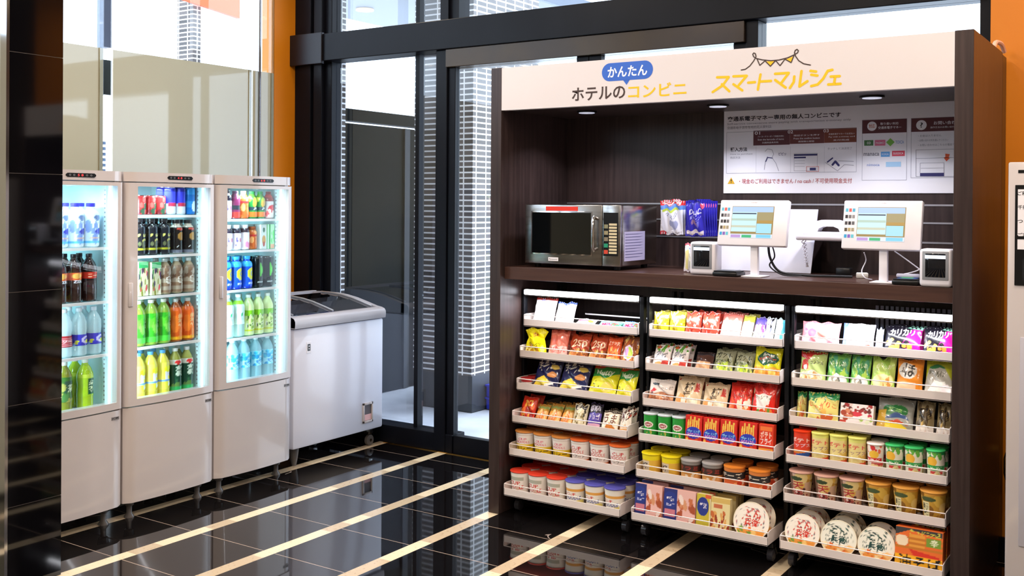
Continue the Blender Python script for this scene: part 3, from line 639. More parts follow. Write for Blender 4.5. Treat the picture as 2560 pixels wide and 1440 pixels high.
# ================================================================== glass door fridges
FX = -3.88
def bow(s): return .016*(1-(2*s-1)**2)                  # the fronts bulge a little
def fridge(y0, which, digits):
    W_, H_ = .493, 1.533; D = .47
    t = thing('drinks_fridge', 'white glass door drinks fridge, %s' % which, 'fridge', (FX, y0, 0), 0, 'glass door drinks fridges in a row'); reg(t)
    NS = 16
    def plan(s0, s1, off=0.0, back=-.03, rnd0=False, rnd1=False):
        P = []
        for k in range(NS+1):
            s = s0+(s1-s0)*k/NS; x = bow(s)+off
            e = min(s-s0 if rnd0 else 9, s1-s if rnd1 else 9)*W_
            if e < .018: x -= .018-math.sqrt(max(0, .018**2-(.018-e)**2))
            P.append((x, s*W_))
        return P+[(back, s1*W_), (back, s0*W_)]
    def slab(m, s0, s1, z0, z1, mt, off=0, back=-.03, r0=False, r1=False): m.prism(plan(s0, s1, off, back, r0, r1), 'z', z0, z1, mt)
    m = MB(); B = -.036
    m.box((-D, 0, .085), (B, .022, 1.50), M_plastic); m.box((-D, W_-.022, .085), (B, W_, 1.50), M_plastic); m.box((-D, .02, .085), (-D+.02, W_-.02, 1.50), M_plastic)
    m.box((-D, 0, 1.485), (B, W_, 1.53), M_plastic, .006); m.box((-D, .02, .085), (B, W_-.02, .50), M_plastic); m.build('cabinet', t)
    m = MB(); m.box((-D+.022, .024, .505), (-D+.026, W_-.024, 1.484), M_fridge_in); m.box((-D+.02, .0225, .505), (B, .026, 1.484), M_fridge_in); m.box((-D+.02, W_-.026, .505), (B, W_-.0225, 1.484), M_fridge_in)
    m.box((-D+.02, .022, .502), (B, W_-.022, .508), M_fridge_in); m.box((-D+.02, .022, 1.478), (B, W_-.022, 1.484), M_fridge_in); lin_ = m.build('inner_liner', t, smooth=False)
    m = MB(); slab(m, 0, 1, 1.489, 1.531, M_plastic, 0, -.036, True, True); cap = m.build('top_panel', t)
    m = MB(); a, b = .205, .345; x = bow(.55)+.0012
    pill = [(a+.008, 1.501), (b-.008, 1.501), (b, 1.507), (b, 1.512), (b-.008, 1.518), (a+.008, 1.518), (a, 1.512), (a, 1.507)]
    m.prism(pill, 'x', x-.006, x, M_blackpl)
    def xt(s, ya, za, w, h, mt): m.text(s, (x+.0006, ya, za), (0, w, 0), (0, 0, h), mt)
    xt(digits, a+.054, 1.505, .026, .009, M_red_led)
    for q in (.014, .033, .092, .112): xt('o', a+q, 1.506, .009, .007, M_grey_print)
    m.build('control_display', cap)
    # door: four frame members round the pane
    m = MB()
    slab(m, .0, .115, .502, 1.484, M_plastic, r0=True); slab(m, .932, 1, .502, 1.484, M_plastic, r1=True)
    slab(m, .115, .932, .502, .532, M_plastic); slab(m, .115, .932, 1.468, 1.484, M_plastic); d = m.build('door', t)
    m = MB(); slab(m, .115, .932, .532, 1.468, M_glass_f, -.008, -.012); m.build('glass_pane', d, smooth=False)
    m = MB(); m.box((bow(.03)-.004, .012, .94), (bow(.03)+.006, .034, 1.045), M_plastic, .003); m.build('handle', d)
    m = MB(); slab(m, 0, 1, .078, .496, M_plastic, .002, -.036, True, True); lp = m.build('lower_panel', t)
    m = MB(); xb = bow(.9)+.0035; m.box((xb-.003, .425, .458), (xb, .468, .472), flat('8a8688', .3), 0); m.text('JCM', (xb+.0005, .430, .4605), (0, .033, 0), (0, 0, .009), M_blackpl, .01); m.build('badge', lp, smooth=False)
    m = MB(); m.box((-.066, .465, .51), (-.052, .470, 1.478), M_led_f); m.build('led_strip', t, smooth=False)
    m = MB(); m.box((-.100, .462, .51), (-.080, .467, 1.478), M_fridge_in)
    for k in range(48): z = .53+.0195*k; m.box((-.094, .4612, z), (-.086, .4622, z+.007), M_grey_print)
    m.build('shelf_standard', t, smooth=False)
    zs = SHELF[which2(which)]
    for z in zs[:-1]:
        m = MB(); m.box((-D+.03, .027, z-.006), (-.072, .462, z-.001), M_glass_sh); m.box((-.076, .027, z-.012), (-.066, .465, z), M_tray)
        for k in range(3): m.box((-.40+.12*k, .027, z-.010), (-.392+.12*k, .465, z-.006), M_tray)
        m.build('shelf', t, smooth=False)
    for yy in (.06, W_-.06):
        for xx in (-.05, -D+.06):
            m = MB(); m.lathe([(.009, .0), (.022, .0), (.022, .006), (.012, .02), (.012, .05), (.02, .055), (.024, .085)], M_caster, 14, (xx, yy, 0)); m.build('foot', t)
    area('fridge_interior_light', (FX-.09, y0+W_/2, 1.465), .30, 3.4, (.78, .97, 1), (0, 0, 0), .05)
    for zz in (.72, 1.2):
        area('fridge_fill_light', (FX-.045, y0+.034, zz), .42, 2.6, (.78, .97, 1), (0, math.radians(-90), math.radians(135)), .016)  # added fill lamps behind the left stile to brighten the bottles
    return t
SHELF = {0: [1.202, .968, .737, .512], 1: [1.340, 1.157, .972, .745, .512], 2: [1.318, 1.162, .967, .728, .512]}
def which2(w): return 0 if w.startswith('left') else 1 if w.startswith('middle') else 2
fridge(2.306, 'leftmost of three, half hidden by the black column', '5 8')
fridge(2.809, 'middle one of the row of three', '4 8')
fridge(3.312, 'right one of three, next to the chest freezer', '6 8')

# ---- chest freezer with curved glass lid
def freezer():
    x0, x1, y0, y1 = -4.50, -3.93, 3.862, 4.586
    t = thing('chest_freezer', 'white chest freezer with curved glass lid beside the right fridge', 'freezer', (x1, y0, 0)); L = y1-y0; W_ = x1-x0
    m = MB(); m.box((-W_, .004, .10), (0, L-.004, .735), M_frz, .012); m.build('cabinet', t)
    P = [(.012, .742), (.014, .772), (.006, .788), (-.012, .797), (-.05, .803), (-.125, .823), (-.20, .842), (-.28, .856), (-.36, .863), (-.45, .865), (-W_-.005, .862), (-W_-.005, .742)]
    # rim: front bumper plus two curved end cheeks, hollow between
    m = MB(); m.prism([(.012, .738), (.016, .756), (.014, .778), (.004, .791), (-.03, .800), (-.045, .797), (-.045, .738)][::-1], 'y', 0, L, M_rim)
    for a, b in ((0, .03), (L-.03, L)): m.prism(P[::-1], 'y', a, b, M_rim)
    m.prism([(-W_-.005, .738), (-W_+.03, .738), (-W_+.03, .866), (-W_-.005, .866)], 'y', 0, L, M_rim); m.build('rim', t, angle=50)
    m = MB(); I = P[4:10]
    for k in range(len(I)-1):
        (a, za), (b, zb) = I[k], I[k+1]; m.quad([(a, .03, za-.004), (b, .03, zb-.004), (b, L-.03, zb-.004), (a, L-.03, za-.004)][::-1], M_glass_lid)
    m.build('glass_lid', t, angle=60)
    m = MB()
    for yy in (.045, L/2-.01, L-.05): m.tube([(a, yy, z+.001) for a, z in I], .006, M_alu, 6)
    m.build('lid_rail', t)
    m = MB(); m.box((-W_+.06, .06, .736), (-.06, L-.06, .742), mat('freezer_inside', '8a94a4', .5))
    random.seed(5)
    for k in range(26):
        a, b = random.uniform(-W_+.09, -.10), random.uniform(.09, L-.1)
        m.box((a, b, .742), (a+random.uniform(.04, .09), b+random.uniform(.04, .09), .752), flat(random.choice(['c8d4e4', 'dfe6f0', '8090b0', '5860a0', 'e8ecf4'])), .003)
    m.build('frozen_packs', t)
    m = MB(); m.box((.0, .098, .60), (.002, .130, .66), M_paper); m.box((.002, .104, .612), (.003, .124, .648), M_blackpl); m.box((.003, .110, .620), (.004, .118, .640), M_paper)
    m.lathe([(.004, 0), (.004, .006)], M_blackpl, 12, (.0, .114, .63), axis='x'); m.build('lock', t)
    m = MB()
    for a, b, c, d in ((.545, .555, .148, .262), (.617, .627, .148, .262), (.545, .627, .148, .160), (.545, .627, .250, .262)): m.box((-.002, a, c), (.007, b, d), M_plastic, .001)
    m.box((-.001, .553, .158), (.0012, .62, .252), mat('drain_dark', '5c5458', .4)); m.box((.0012, .560, .162), (.003, .615, .195), flat('e8b8b8')); m.build('drain_cover', t)
    for xx, yy in ((-.06, .07), (-W_+.08, .07)):
        m = MB(); m.lathe([(.010, 0), (.012, .0), (.018, .03), (.024, .07), (.028, .102)], M_caster, 14, (xx, yy, 0)); m.build('foot', t)
    for xx, yy in ((-.05, L-.075), (-W_+.08, L-.075)):
        m = MB(); m.box((xx-.02, yy-.014, .065), (xx+.02, yy+.018, .102), M_steel, .003); c = m.build('caster', t)
        m = MB(); m.lathe([(.018, -.012), (.030, -.009), (.030, .009), (.018, .012)], M_caster, 18, (0, 0, 0), axis='x')
        m.lathe([(.009, .0118), (.009, .014)], M_steel, 10, axis='x'); m.build('wheel', c, loc=(xx+.008, yy, .031))
freezer()

# ================================================================== snack racks
ROWS = [(4.004, .837), (3.972, .696), (3.947, .550), (3.912, .407), (3.889, .261), (3.849, .088)]
RX = [-2.585, -1.945, -1.312]; RW = .588; RYB = 4.36
SIDE = ['left', 'middle', 'right']
def rack(i):
    X0 = RX[i]; t = thing('snack_rack', 'wheeled black snack rack with six white trays, %s of the three' % SIDE[i], 'rack', (X0, 4.0, 0), 0, 'snack racks under the kiosk counter')
    o = 4.0
    for xx in (-.014, RW+.004):
        m = MB(); m.box((xx, .012, .09), (xx+.018 if xx > 0 else xx+.012, .042, 1.005), M_black, .002); m.box((xx, .335, .09), (xx+.014, .365, 1.005), M_black, .002); m.box((xx, .02, .10), (xx+.012, .36, .125), M_black)
        m.build('upright', t, smooth=False)
    m = MB(); m.box((0, .355, .10), (RW, .362, .90 if i else .84), M_blackpl); m.build('back_plate', t, smooth=False)
    for xx in (.02, RW-.02):
        for yy in (-.06, .32):
            m = MB(); m.box((xx-.014, yy-.016, .058), (xx+.014, yy+.02, .088), M_blackpl, .003); m.tube([(xx+.016, yy+.004, .06), (xx+.016, yy+.02, .03)], .004, M_blackpl); c = m.build('caster', t)
            m = MB(); m.lathe([(.014, -.014), (.026, -.011), (.026, .011), (.014, .014)], mat('smoke_wheel', '3a3a40', .15), 16, (0, 0, 0), axis='x'); m.build('wheel', c, loc=(xx, yy+.006, .027))
    m = MB(); m.box((.0, .012, .978), (RW, .05, 1.008), M_steel); hd = m.build('light_bar', t, smooth=False)
    m = MB(); m.box((.006, -.006, .984), (RW-.006, .0115, 1.0075), M_led, .004); m.build('light_diffuser', hd)
    area('rack_light', (X0+RW/2, 3.995, .976), RW-.03, 2.6, (.93, .95, 1), (math.radians(-8), 0, 0), .03)
    for r, (yf, zb) in enumerate(ROWS):
        y = yf-o; m = MB()
        m.box((0, y, zb), (RW, .35, zb+.004), M_tray); m.box((0, y, zb), (RW, y+.003, zb+.034), M_tray, .001)
        for a in (0, RW-.003): m.prism([(y, zb), (.35, zb), (.35, zb+.05), (y+.02, zb+.056), (y, zb+.05)], 'x', a, a+.003, M_tray)
        tr = m.build('tray', t, smooth=False)
        m = MB(); m.tube([(.001, y+.03, zb+.054), (.001, y+.002, zb+.052), (RW-.001, y+.002, zb+.052), (RW-.001, y+.03, zb+.054)], .0022, M_tray, 6); m.build('wire_rail', tr)
    return t
for i in range(3): rack(i)
m = MB(); m.box((0, 0, 0), (.32, .19, .003), M_glass_sh); m.box((0, -.002, -.001), (.32, .001, .005), M_paper); tag(m.build('glass_shelf', loc=(-2.34, 4.15, .895)), 'narrow glass shelf behind the top tray of the left rack', 'shelf')
m = MB()
for k in range(16): m.box((.02*k, 0, 0), (.02*k+.012, .006, .12), flat('b4bcd0'))
tag(m.build('white_grille', loc=(-1.10, 4.40, .87)), 'pale ribbed grille behind the top of the right rack', 'grille')

# ================================================================== printed packs
def L3(h): return np.array(lin(h))
class Art:
    """prints a pattern onto a grid of points: u to the right, v up, both 0..1"""
    def __init__(s, base, ops): s.base = base; s.ops = ops
    def at(s, U, V):
        C = np.tile(L3(s.base), (U.size, 1)); u, v = U.ravel(), V.ravel()
        for op in s.ops:
            k = op[0]
            if k == 'r': C[(u >= op[1]) & (v >= op[2]) & (u <= op[3]) & (v <= op[4])] = L3(op[5])
            elif k == 'e': C[((u-op[1])/op[3])**2+((v-op[2])/op[4])**2 <= 1] = L3(op[5])
            elif k == 'b':                                        # scattered blobs: noodles, chips, leaves
                rs = random.Random(op[2])
                for _ in range(op[1]):
                    a, b = rs.uniform(op[3], op[5]), rs.uniform(op[4], op[6]); r = op[8]*rs.uniform(.5, 1.3); q = op[9] if len(op) > 9 else 1; th = rs.uniform(0, PI)
                    du, dv = (u-a), (v-b)/1.3; x, y = du*math.cos(th)+dv*math.sin(th), -du*math.sin(th)+dv*math.cos(th)
                    C[(x/r)**2+(y/(r*q))**2 <= 1] = L3(rs.choice(op[7]))
            elif k == 't':
                T, _ = glyphs(op[1], .02); x, y = (u-op[2])/(op[4]-op[2]), (v-op[3])/(op[5]-op[3])
                sel = np.where((x >= 0) & (x <= 1) & (y >= 0) & (y <= 1))[0]
                if len(sel) == 0 or len(T) == 0: continue
                px, py = x[sel], y[sel]; hit = np.zeros(len(sel), bool)
                for tr in T:
                    (ax, ay), (bx, by), (cx_, cy_) = tr; m1, m2 = min(ax, bx, cx_), max(ax, bx, cx_); w = np.where((px >= m1) & (px <= m2) & ~hit)[0]
                    if len(w) == 0: continue
                    X, Y = px[w], py[w]
                    d1 = (X-bx)*(ay-by)-(ax-bx)*(Y-by); d2 = (X-cx_)*(by-cy_)-(bx-cx_)*(Y-cy_); d3 = (X-ax)*(cy_-ay)-(cx_-ax)*(Y-ay)
                    hit[w[((d1 >= 0) & (d2 >= 0) & (d3 >= 0)) | ((d1 <= 0) & (d2 <= 0) & (d3 <= 0))]] = True
                C[sel[hit]] = L3(op[6])
            elif k == 'p':
                pts = op[1]; ins = np.zeros(len(u), bool); j = len(pts)-1
                for i in range(len(pts)):
                    (xi, yi), (xj, yj) = pts[i], pts[j]; ins ^= ((yi > v) != (yj > v)) & (u < (xj-xi)*(v-yi)/((yj-yi) or 1e-9)+xi); j = i
                C[ins] = L3(op[2])
            elif k == 's':                                        # stripes in v: v0 v1 n colour
                q = (v-op[1])/(op[2]-op[1]); C[(q >= 0) & (q <= 1) & ((q*op[3]) % 1 < .5)] = L3(op[4])
        return C
def gridmesh(m, P, C, mt, flip=False):
    nv, nu = P.shape[:2]; f = []
    for j in range(nv-1):
        for i in range(nu-1):
            a = j*nu+i; q = (a, a+1, a+nu+1, a+nu); f.append(q[::-1] if flip else q)
    m.add(P.reshape(-1, 3), f, mt, C)
A = {}
def art(key, base, *ops): A[key] = Art(base, ops)

def bag(key, w, h, t=.045, back=None, neck=0, seed=1, nu=44, nv=56, mt=None):
    a = A[key]; U, V = np.meshgrid(np.linspace(0, 1, nu), np.linspace(0, 1, nv)); rs = np.random.RandomState(seed)
    prof = np.clip(np.sin(PI*U), 0, 1)**.55*np.clip(np.sin(PI*np.clip((V-.05)/.9, 0, 1)), 0, 1)**.5
    wr = sum(rs.uniform(-1, 1)*np.sin(rs.uniform(4, 16)*U+rs.uniform(4, 16)*V+rs.uniform(0, 6)) for _ in range(8))*.0017
    cr = .0016*np.sin(U*60)*(((V < .07) | (V > .93)).astype(float))
    hw = w/2*(1-.05*np.sin(PI*V))
    if neck: hw = w/2*np.where(V < .62, 1-.25*(V/.62)**2, .75+.32*((V-.62)/.38)**1.2); prof = prof*np.where(V < .62, 1, .45)
    X = (U*2-1)*hw; Z = V*h+wr*2*np.sin(PI*U)
    if neck: Z = Z-.02*np.abs(U*2-1)**2*(V > .6)*(V-.6)*2
    m = MB(); mt = mt or M_art
    gridmesh(m, np.stack([X, -t/2*prof-cr+wr*(prof > .2), Z], -1), a.at(U, V), mt)
    bc = np.tile(L3(back or a.base), (nu*nv, 1)); gridmesh(m, np.stack([X, t/2*prof+cr+.001, Z], -1), bc, mt, True)
    return m, 'snack_bag'
def carton(key, w, h, t, side=None, nu=40, nv=54):
    a = A[key]; U, V = np.meshgrid(np.linspace(0, 1, nu), np.linspace(0, 1, nv)); m = MB()
    gridmesh(m, np.stack([(U-.5)*w, 0*U-t/2, V*h], -1), a.at(U, V), M_card)
    m.box((-w/2, -t/2+.0004, 0), (w/2, t/2, h), M_card, 0, L3(side or a.base)); return m, 'carton'
def wrapgrid(m, prof, key, z0, z1, mt, n=112, nv=54, c=(0, 0, 0)):
    a = A[key]; pr = np.array(prof); zz = np.linspace(z0, z1, nv); rr = np.interp(zz, pr[:, 1], pr[:, 0])
    th = np.linspace(0, 2*PI, n+1); TH, Z = np.meshgrid(th, zz); R_ = np.repeat(rr[:, None], n+1, 1)
    U = ((TH+PI/2)/PI+.5) % 1; Vv = (Z-z0)/(z1-z0)
    gridmesh(m, np.stack([R_*np.cos(TH)+c[0], R_*np.sin(TH)+c[1], Z+c[2]], -1), a.at(U, Vv), mt)
def finish(m, name, desc, cat, kids=()):
    o = m.build(name); reg(o)
    for nm, k in kids: reg(k.build(nm, o), o)
    return o
def cup(key, rt, rb, h, lid, liplift=.004, flatlid=None):
    m = MB(); wrapgrid(m, [(rb, 0), (rt, h)], key, 0, h-.004, M_card); m.lathe([(rb, .0005), (rb, .001)], M_card, 24, col=L3('e8e4e0'))
    k = MB(); k.lathe([(rt+.0015, h-.006), (rt+.0025, h-.003), (rt+.0015, h), (rt-.004, h)], flat(flatlid or lid, .3), 32, caps=(0, 0)); k.lathe([(rt-.004, h-.0006), (rt-.004, h)], flat(lid, .35), 32)
    return m, 'noodle_cup', [('lid', k)]
def can(key, r, h, lid='c8ccd0', clear=False):
    m = MB(); wrapgrid(m, [(r, 0), (r, h)], key, .003, h-.006, M_card); m.lathe([(r-.001, 0), (r+.0006, .001), (r+.0006, .003)], M_steel, 28, caps=(1, 0))
    k = MB(); k.lathe([(r, h-.006), (r+.0018, h-.005), (r+.0018, h), (r-.003, h)], flat(lid, .25), 28, caps=(0, 0)); k.lathe([(r-.003, h-.0006), (r-.003, h-.0002)], flat(lid, .3), 28)
    return m, 'snack_can', [('lid', k)]
def bottle(key, r, h, liquid, cap, lz=(.25, .8), shape=0, clear=False, capr=.0125):
    lm = mat('drink_'+liquid+('c' if clear else ''), liquid, .08, alpha=.55 if clear else 1, coat=.5)
    sh = h*.72
    P = [(r*.85, 0), (r, .006), (r, h*.3), (r*(.93 if shape == 0 else 1), h*.45), (r, h*.58), (r*.97, sh), (r*.72, h*.82), (.013, h*.90), (.012, h-.012)]
    if shape == 1: P = [(r*.88, 0), (r, .005), (r, h*.74), (r*.9, h*.80), (.017, h*.86), (.0165, h-.016)]
    m = MB(); m.lathe(P, lm, 24)
    l = MB(); pr = [(q[0]+.0006, q[1]) for q in P]; wrapgrid(l, pr, key, h*lz[0], h*lz[1], M_art, 40, 30)
    c = MB(); cr_ = capr if shape == 0 else .018; c.lathe([(cr_, h-.016), (cr_+.001, h-.014), (cr_+.001, h-.001), (cr_-.001, h)], flat(cap, .35), 18)
    return m, 'drink_bottle', [('label', l), ('cap', c)]
def tin(key, r, h):
    m = MB(); wrapgrid(m, [(r-.003, 0), (r, .006), (r, h-.008), (r-.004, h)], key, .001, h-.001, mat_tin(), 40, 30)
    k = MB(); k.lathe([(r-.003, h-.002), (r-.002, h+.0008), (r-.005, h+.0008), (r-.006, h-.001)], M_steel, 24, caps=(0, 1)); return m, 'drink_can', [('lid', k)]
def mat_tin():
    if 'print_tin' in MATS: return MATS['print_tin']
    t = mat('print_tin', 'ffffff', .25, metal=.2); a = t.node_tree.nodes.new('ShaderNodeAttribute'); a.attribute_name = 'print'; t.node_tree.links.new(a.outputs['Color'], bsdf(t).inputs['Base Color']); return t
def bowl(key, r, d=.06):
    """round bowl of instant noodles standing on its rim, lid to the front"""
    a = A[key]; n = 44; nr = 26; R_, TH = np.meshgrid(np.linspace(0, 1, nr), np.linspace(0, 2*PI, n+1), indexing='ij')
    x, z = R_*np.cos(TH), R_*np.sin(TH); m = MB()
    gridmesh(m, np.stack([x*r, 0*x-.001-.0015*(1-R_), z*r+r], -1), a.at((x+1)/2, (z+1)/2), M_art)
    side = L3('d8b070')
    b = MB(); b.lathe([(r, .0), (r, .003), (r*.97, .006), (r*.74, d-.004), (r*.70, d)], M_art, n, (0, 0, r), (0, 1), 'y', col=None)
    for i in range(len(b.C)): b.C[i][:, :3] = side
    b.hascol = True
    # film edge
    k = MB(); k.tube([(r*math.cos(q), 0, r+r*math.sin(q)) for q in np.linspace(0, 2*PI, 41)[:-1]], .0018, flat('f0e8d0', .3), 6, True)
    return b, 'noodle_bowl', [('printed_lid', m), ('lid_rim', k)]


# ---- prints
art('pinkpack', 'f4eef4', ('r', 0, .9, 1, 1, 'd83a34'), ('b', 14, 2, .05, .55, .95, .85, ['f0d0e8', 'c8c0f0', 'ffffff'], .07), ('t', 'Aライン', .12, .38, .85, .54, 'e88ac8'), ('r', 0, 0, 1, .07, 'f0a860'))
art('bluewhite', 'f8f6fa', ('r', 0, .92, 1, 1, '3a62c8'), ('t', '塩分', .2, .5, .8, .7, 'e0dcec'), ('r', 0, 0, .5, .05, 'e87a6a'))
art('flatpink', 'f6f2f4', ('r', .05, .62, .7, .82, 'ec6a8a'), ('e', .75, .6, .16, .14, 'f0d84a'), ('b', 8, 3, .5, .1, 1, .5, ['3a3a48', '5a8ac8'], .04))
art('gum', '3a62d0', ('r', 0, .45, 1, 1, '7aa8e0'), ('r', .6, .1, 1, 1, '38a868'), ('t', 'MINT', .15, .3, .85, .62, 'e8344a'), ('r', .1, .05, .9, .2, 'f0f0f8'), ('s', .65, .95, 3, '9ad8e8'))
art('yellowstar', 'f0e614', ('b', 12, 5, .1, .05, .9, .35, ['c8960a', 'f8f48a', '8a5a10'], .07), ('t', 'キャベツ', .2, .34, .8, .46, '2a2a1a'), ('t', '太郎', .36, .66, .62, .8, 'a84a10'), ('e', .5, .72, .2, .1, 'e8c818'), ('t', '太郎', .38, .66, .62, .78, 'a03810'))
art('salmon', 'e0705c', ('r', 0, .8, 1, .86, 'ec8a74'), ('r', 0, .12, 1, .42, 'f4b0a4'), ('t', 'えびせん', .08, .2, .92, .38, 'cc2a2a'), ('r', 0, 0, 1, .07, 'd83a34'))
art('nuts250', 'a83a1c', ('r', 0, .6, 1, 1, 'b4401c'), ('t', '250', .15, .48, .9, .72, 'f4d8b0'), ('r', 0, .0, 1, .4, '8a4a20'), ('b', 22, 7, .02, .05, .98, .36, ['e0a860', 'c87a34', 'f0c890'], .08, .6), ('r', 0, 0, 1, .06, 'f4e4c8'))
art('orangenut', 'd8501c', ('b', 24, 9, .05, .25, .95, .55, ['e88a3a', 'b83a14', 'f0a050'], .06), ('t', 'ミックス', .1, .66, .9, .82, 'f8e0c0'), ('r', 0, .0, 1, .2, 'f0b870'))
art('nutbag', '8a4a28', ('b', 70, 11, 0, .0, 1, 1, ['c87a3a', 'e8a858', '6a2e18', 'b85a2a', 'd8c070'], .05), ('e', .45, .42, .32, .26, 'e8d8f0'), ('e', .55, .42, .2, .2, 'c8e860'), ('e', .38, .42, .1, .16, 'd098e0'))
art('navycheese', '1c2050', ('b', 30, 13, .0, .55, .6, 1, ['e8e4dc', '1c1c28', '2a2a48'], .04, .5), ('t', 'チーズ', .08, .62, .7, .9, 'f0ece0'), ('e', .75, .72, .16, .09, 'e8c860'), ('p', [(.02, .05), (.5, .05), (.75, .15), (.4, .38), (.15, .3)], 'f4d43a'), ('e', .3, .2, .22, .1, 'f8e860'), ('e', .72, .45, .18, .1, 'd89050'), ('r', .5, .12, .8, .17, 'f0f0f0'))
art('nutty', 'd8d41c', ('p', [(0, .6), (.5, .55), (1, .75), (1, 1), (0, 1)], '2c8a3a'), ('p', [(0, .85), (1, .95), (1, 1), (0, 1)], 'c83a24'), ('t', 'Nutty', .15, .62, .8, .82, 'f0f4e0'), ('e', .28, .35, .22, .17, 'f0ec40'), ('b', 5, 4, .14, .25, .42, .45, ['4a4a10'], .025), ('e', .68, .28, .22, .14, 'e8d060'), ('r', 0, 0, 1, .08, 'e8c820'))
art('redpack', 'c8301c', ('b', 16, 17, 0, .0, 1, .6, ['e8702a', 'f0a83a', 'a02414'], .1), ('t', '辛口', .25, .6, .75, .85, 'f0d060'))
art('bread', 'e8a048', ('r', 0, .55, 1, 1, 'b88a3a'), ('r', 0, .72, 1, .85, '8a9a58'), ('b', 14, 19, .05, .1, .95, .5, ['f0c080', 'd87830', 'f4d8a8'], .12), ('r', 0, 0, 1, .08, 'f4e4d0'))
art('blackcream', 'd8d0b0', ('r', .08, .75, .92, .96, '24222a'), ('t', '濃い', .2, .78, .8, .93, 'e8e4d4'), ('b', 22, 23, .1, .1, .9, .7, ['8a7a48', 'f0e8c8', '3a3428'], .06), ('r', .0, 0, 1, .1, 'f0ece0'))
art('purplepack', '5a4aa8', ('r', 0, .62, 1, 1, '26242e'), ('t', '塩昆布', .1, .68, .9, .9, 'd8d4e8'), ('t', 'チョコ', .1, .36, .9, .55, 'f0e8f8'), ('r', 0, 0, 1, .22, 'd8a8c0'))
art('cream', 'f0e6d2', ('t', 'うま', .12, .4, .88, .82, '6a3018'), ('b', 8, 29, .1, .05, .9, .35, ['e8a850', 'd08038'], .09), ('r', .0, .9, 1, 1, '3a2820'))
art('stripecream', 'f0e8dc', ('b', 22, 31, .05, .5, .95, .95, ['5a1e14', '2a2420', 'c04028'], .07, .5), ('t', '焼き', .15, .55, .85, .9, '4a1c14'), ('s', .12, .36, 4, 'e8a040'), ('r', 0, 0, 1, .08, 'f8f4f0'))
art('redjar', 'd8d0cc', ('r', 0, .7, 1, 1, 'b03030'), ('b', 9, 37, 0, 0, 1, .5, ['a04028', '5a4038'], .12))
art('cupyellow', 'f0e8e2', ('r', 0, .0, 1, .1, 'e8e0d8'), ('r', 0, .12, 1, .48, 'e8c41a'), ('t', 'カレー', .15, .2, .85, .42, '3a2c10'), ('t', 'CUP', .35, .66, .65, .76, 'd8506a'), ('t', 'NOODLE', .25, .54, .75, .64, 'd8506a'), ('r', 0, .86, 1, .89, 'd8ccc4'))
art('cupred', 'f2ece8', ('r', 0, 0, 1, .2, 'e8803a'), ('t', 'CUP', .3, .62, .7, .76, 'c83a3a'), ('t', 'NOODLE', .2, .46, .8, .6, 'c83a3a'), ('t', 'シーフード', .15, .28, .85, .4, '2a2420'), ('b', 7, 41, .1, .0, .9, .16, ['c84a20', 'f0b060'], .07), ('r', 0, .86, 1, .89, 'd8ccc4'))
art('cupredlid', 'f2ece4', ('r', .15, .66, .85, .8, 'b8b8a8'), ('t', 'CUP', .28, .46, .72, .62, 'd0342a'), ('t', 'NOODLE', .15, .28, .85, .44, 'd0342a'), ('r', .3, .08, .7, .2, 'e88a80'), ('b', 6, 43, .0, .1, 1, .3, ['e8c8b8'], .06))
art('cupbluelid', 'f2eee4', ('r', 0, .62, 1, .72, 'e8a850'), ('t', 'CUP', .25, .44, .6, .56, 'd0443a'), ('t', 'NOODLE', .2, .28, .8, .42, '2a4aa8'), ('r', .25, .1, .7, .18, '5a78c0'), ('e', .8, .15, .2, .12, 'f0e080'))
art('goldfoil', 'd8c832', ('b', 30, 47, 0, 0, 1, 1, ['f0ec90', 'a89018', 'f8f8d0', 'c8b020', '8a7414'], .09, .5), ('r', 0, 0, 1, .1, 'e8d820'))
art('redfoil', 'c84030', ('b', 32, 53, 0, 0, 1, 1, ['f0d0c8', 'a82818', 'e86048', 'f8ecec', 'd84a34'], .08, .5), ('r', 0, 0, 1, .1, 'd83824'))
art('pinkflat', 'f0b8b0', ('r', 0, .7, 1, 1, 'd87468'), ('b', 18, 59, 0, .05, 1, .7, ['f8d8d0', 'f0c8a8', 'e89a90', 'f8eee8'], .1))
art('creamyellow', 'f4f0d0', ('r', 0, .7, 1, 1, 'd0c84a'), ('b', 6, 61, 0, .1, 1, .7, ['e8e088', 'fcfcf0'], .14), ('r', 0, 0, 1, .08, 'e8e830'))
art('purplewhite', 'e8e0f0', ('r', 0, .65, 1, 1, '6a5ab8'), ('b', 18, 67, 0, .05, 1, .65, ['c85a8a', '8a8ac8', 'f8f8fc', '7a4a90'], .08))
art('blackwhite', 'e8ecf0', ('b', 24, 71, .1, .2, .8, .95, ['202028', '7a7a88', 'ffffff'], .07))
art('cyanwhite', 'e4f6f8', ('r', .6, 0, 1, 1, '5ac8e0'), ('b', 8, 73, 0, .0, .7, .9, ['ffffff', 'b8e8f0'], .1))
art('redgreen', 'ece6e4', ('b', 14, 79, .05, .72, .95, .95, ['c8602a', '5a9a3a', '7a2a20'], .08), ('t', '素材', .15, .42, .85, .66, '7a7a84'), ('p', [(.5, .05), (.95, .05), (.95, .4), (.6, .3)], 'b83a30'), ('e', .35, .16, .2, .08, 'e0a060'), ('r', .02, .0, .9, .06, 'f8f4f0'))
art('brownchoc', '4a2c24', ('r', .1, .1, .9, .5, 'b88a60'), ('r', 0, .8, 1, 1, '2a2228'))
art('cutgreen', '8a9068', ('r', 0, .55, 1, 1, '9a9c80'), ('t', 'カット', .1, .6, .9, .84, '24281c'), ('t', 'わかめ', .1, .42, .9, .56, '2a3018'), ('b', 26, 83, .05, .08, .95, .4, ['a8c030', '5a7020', 'c8d058'], .06), ('r', 0, 0, 1, .1, 'd8ecc0'))
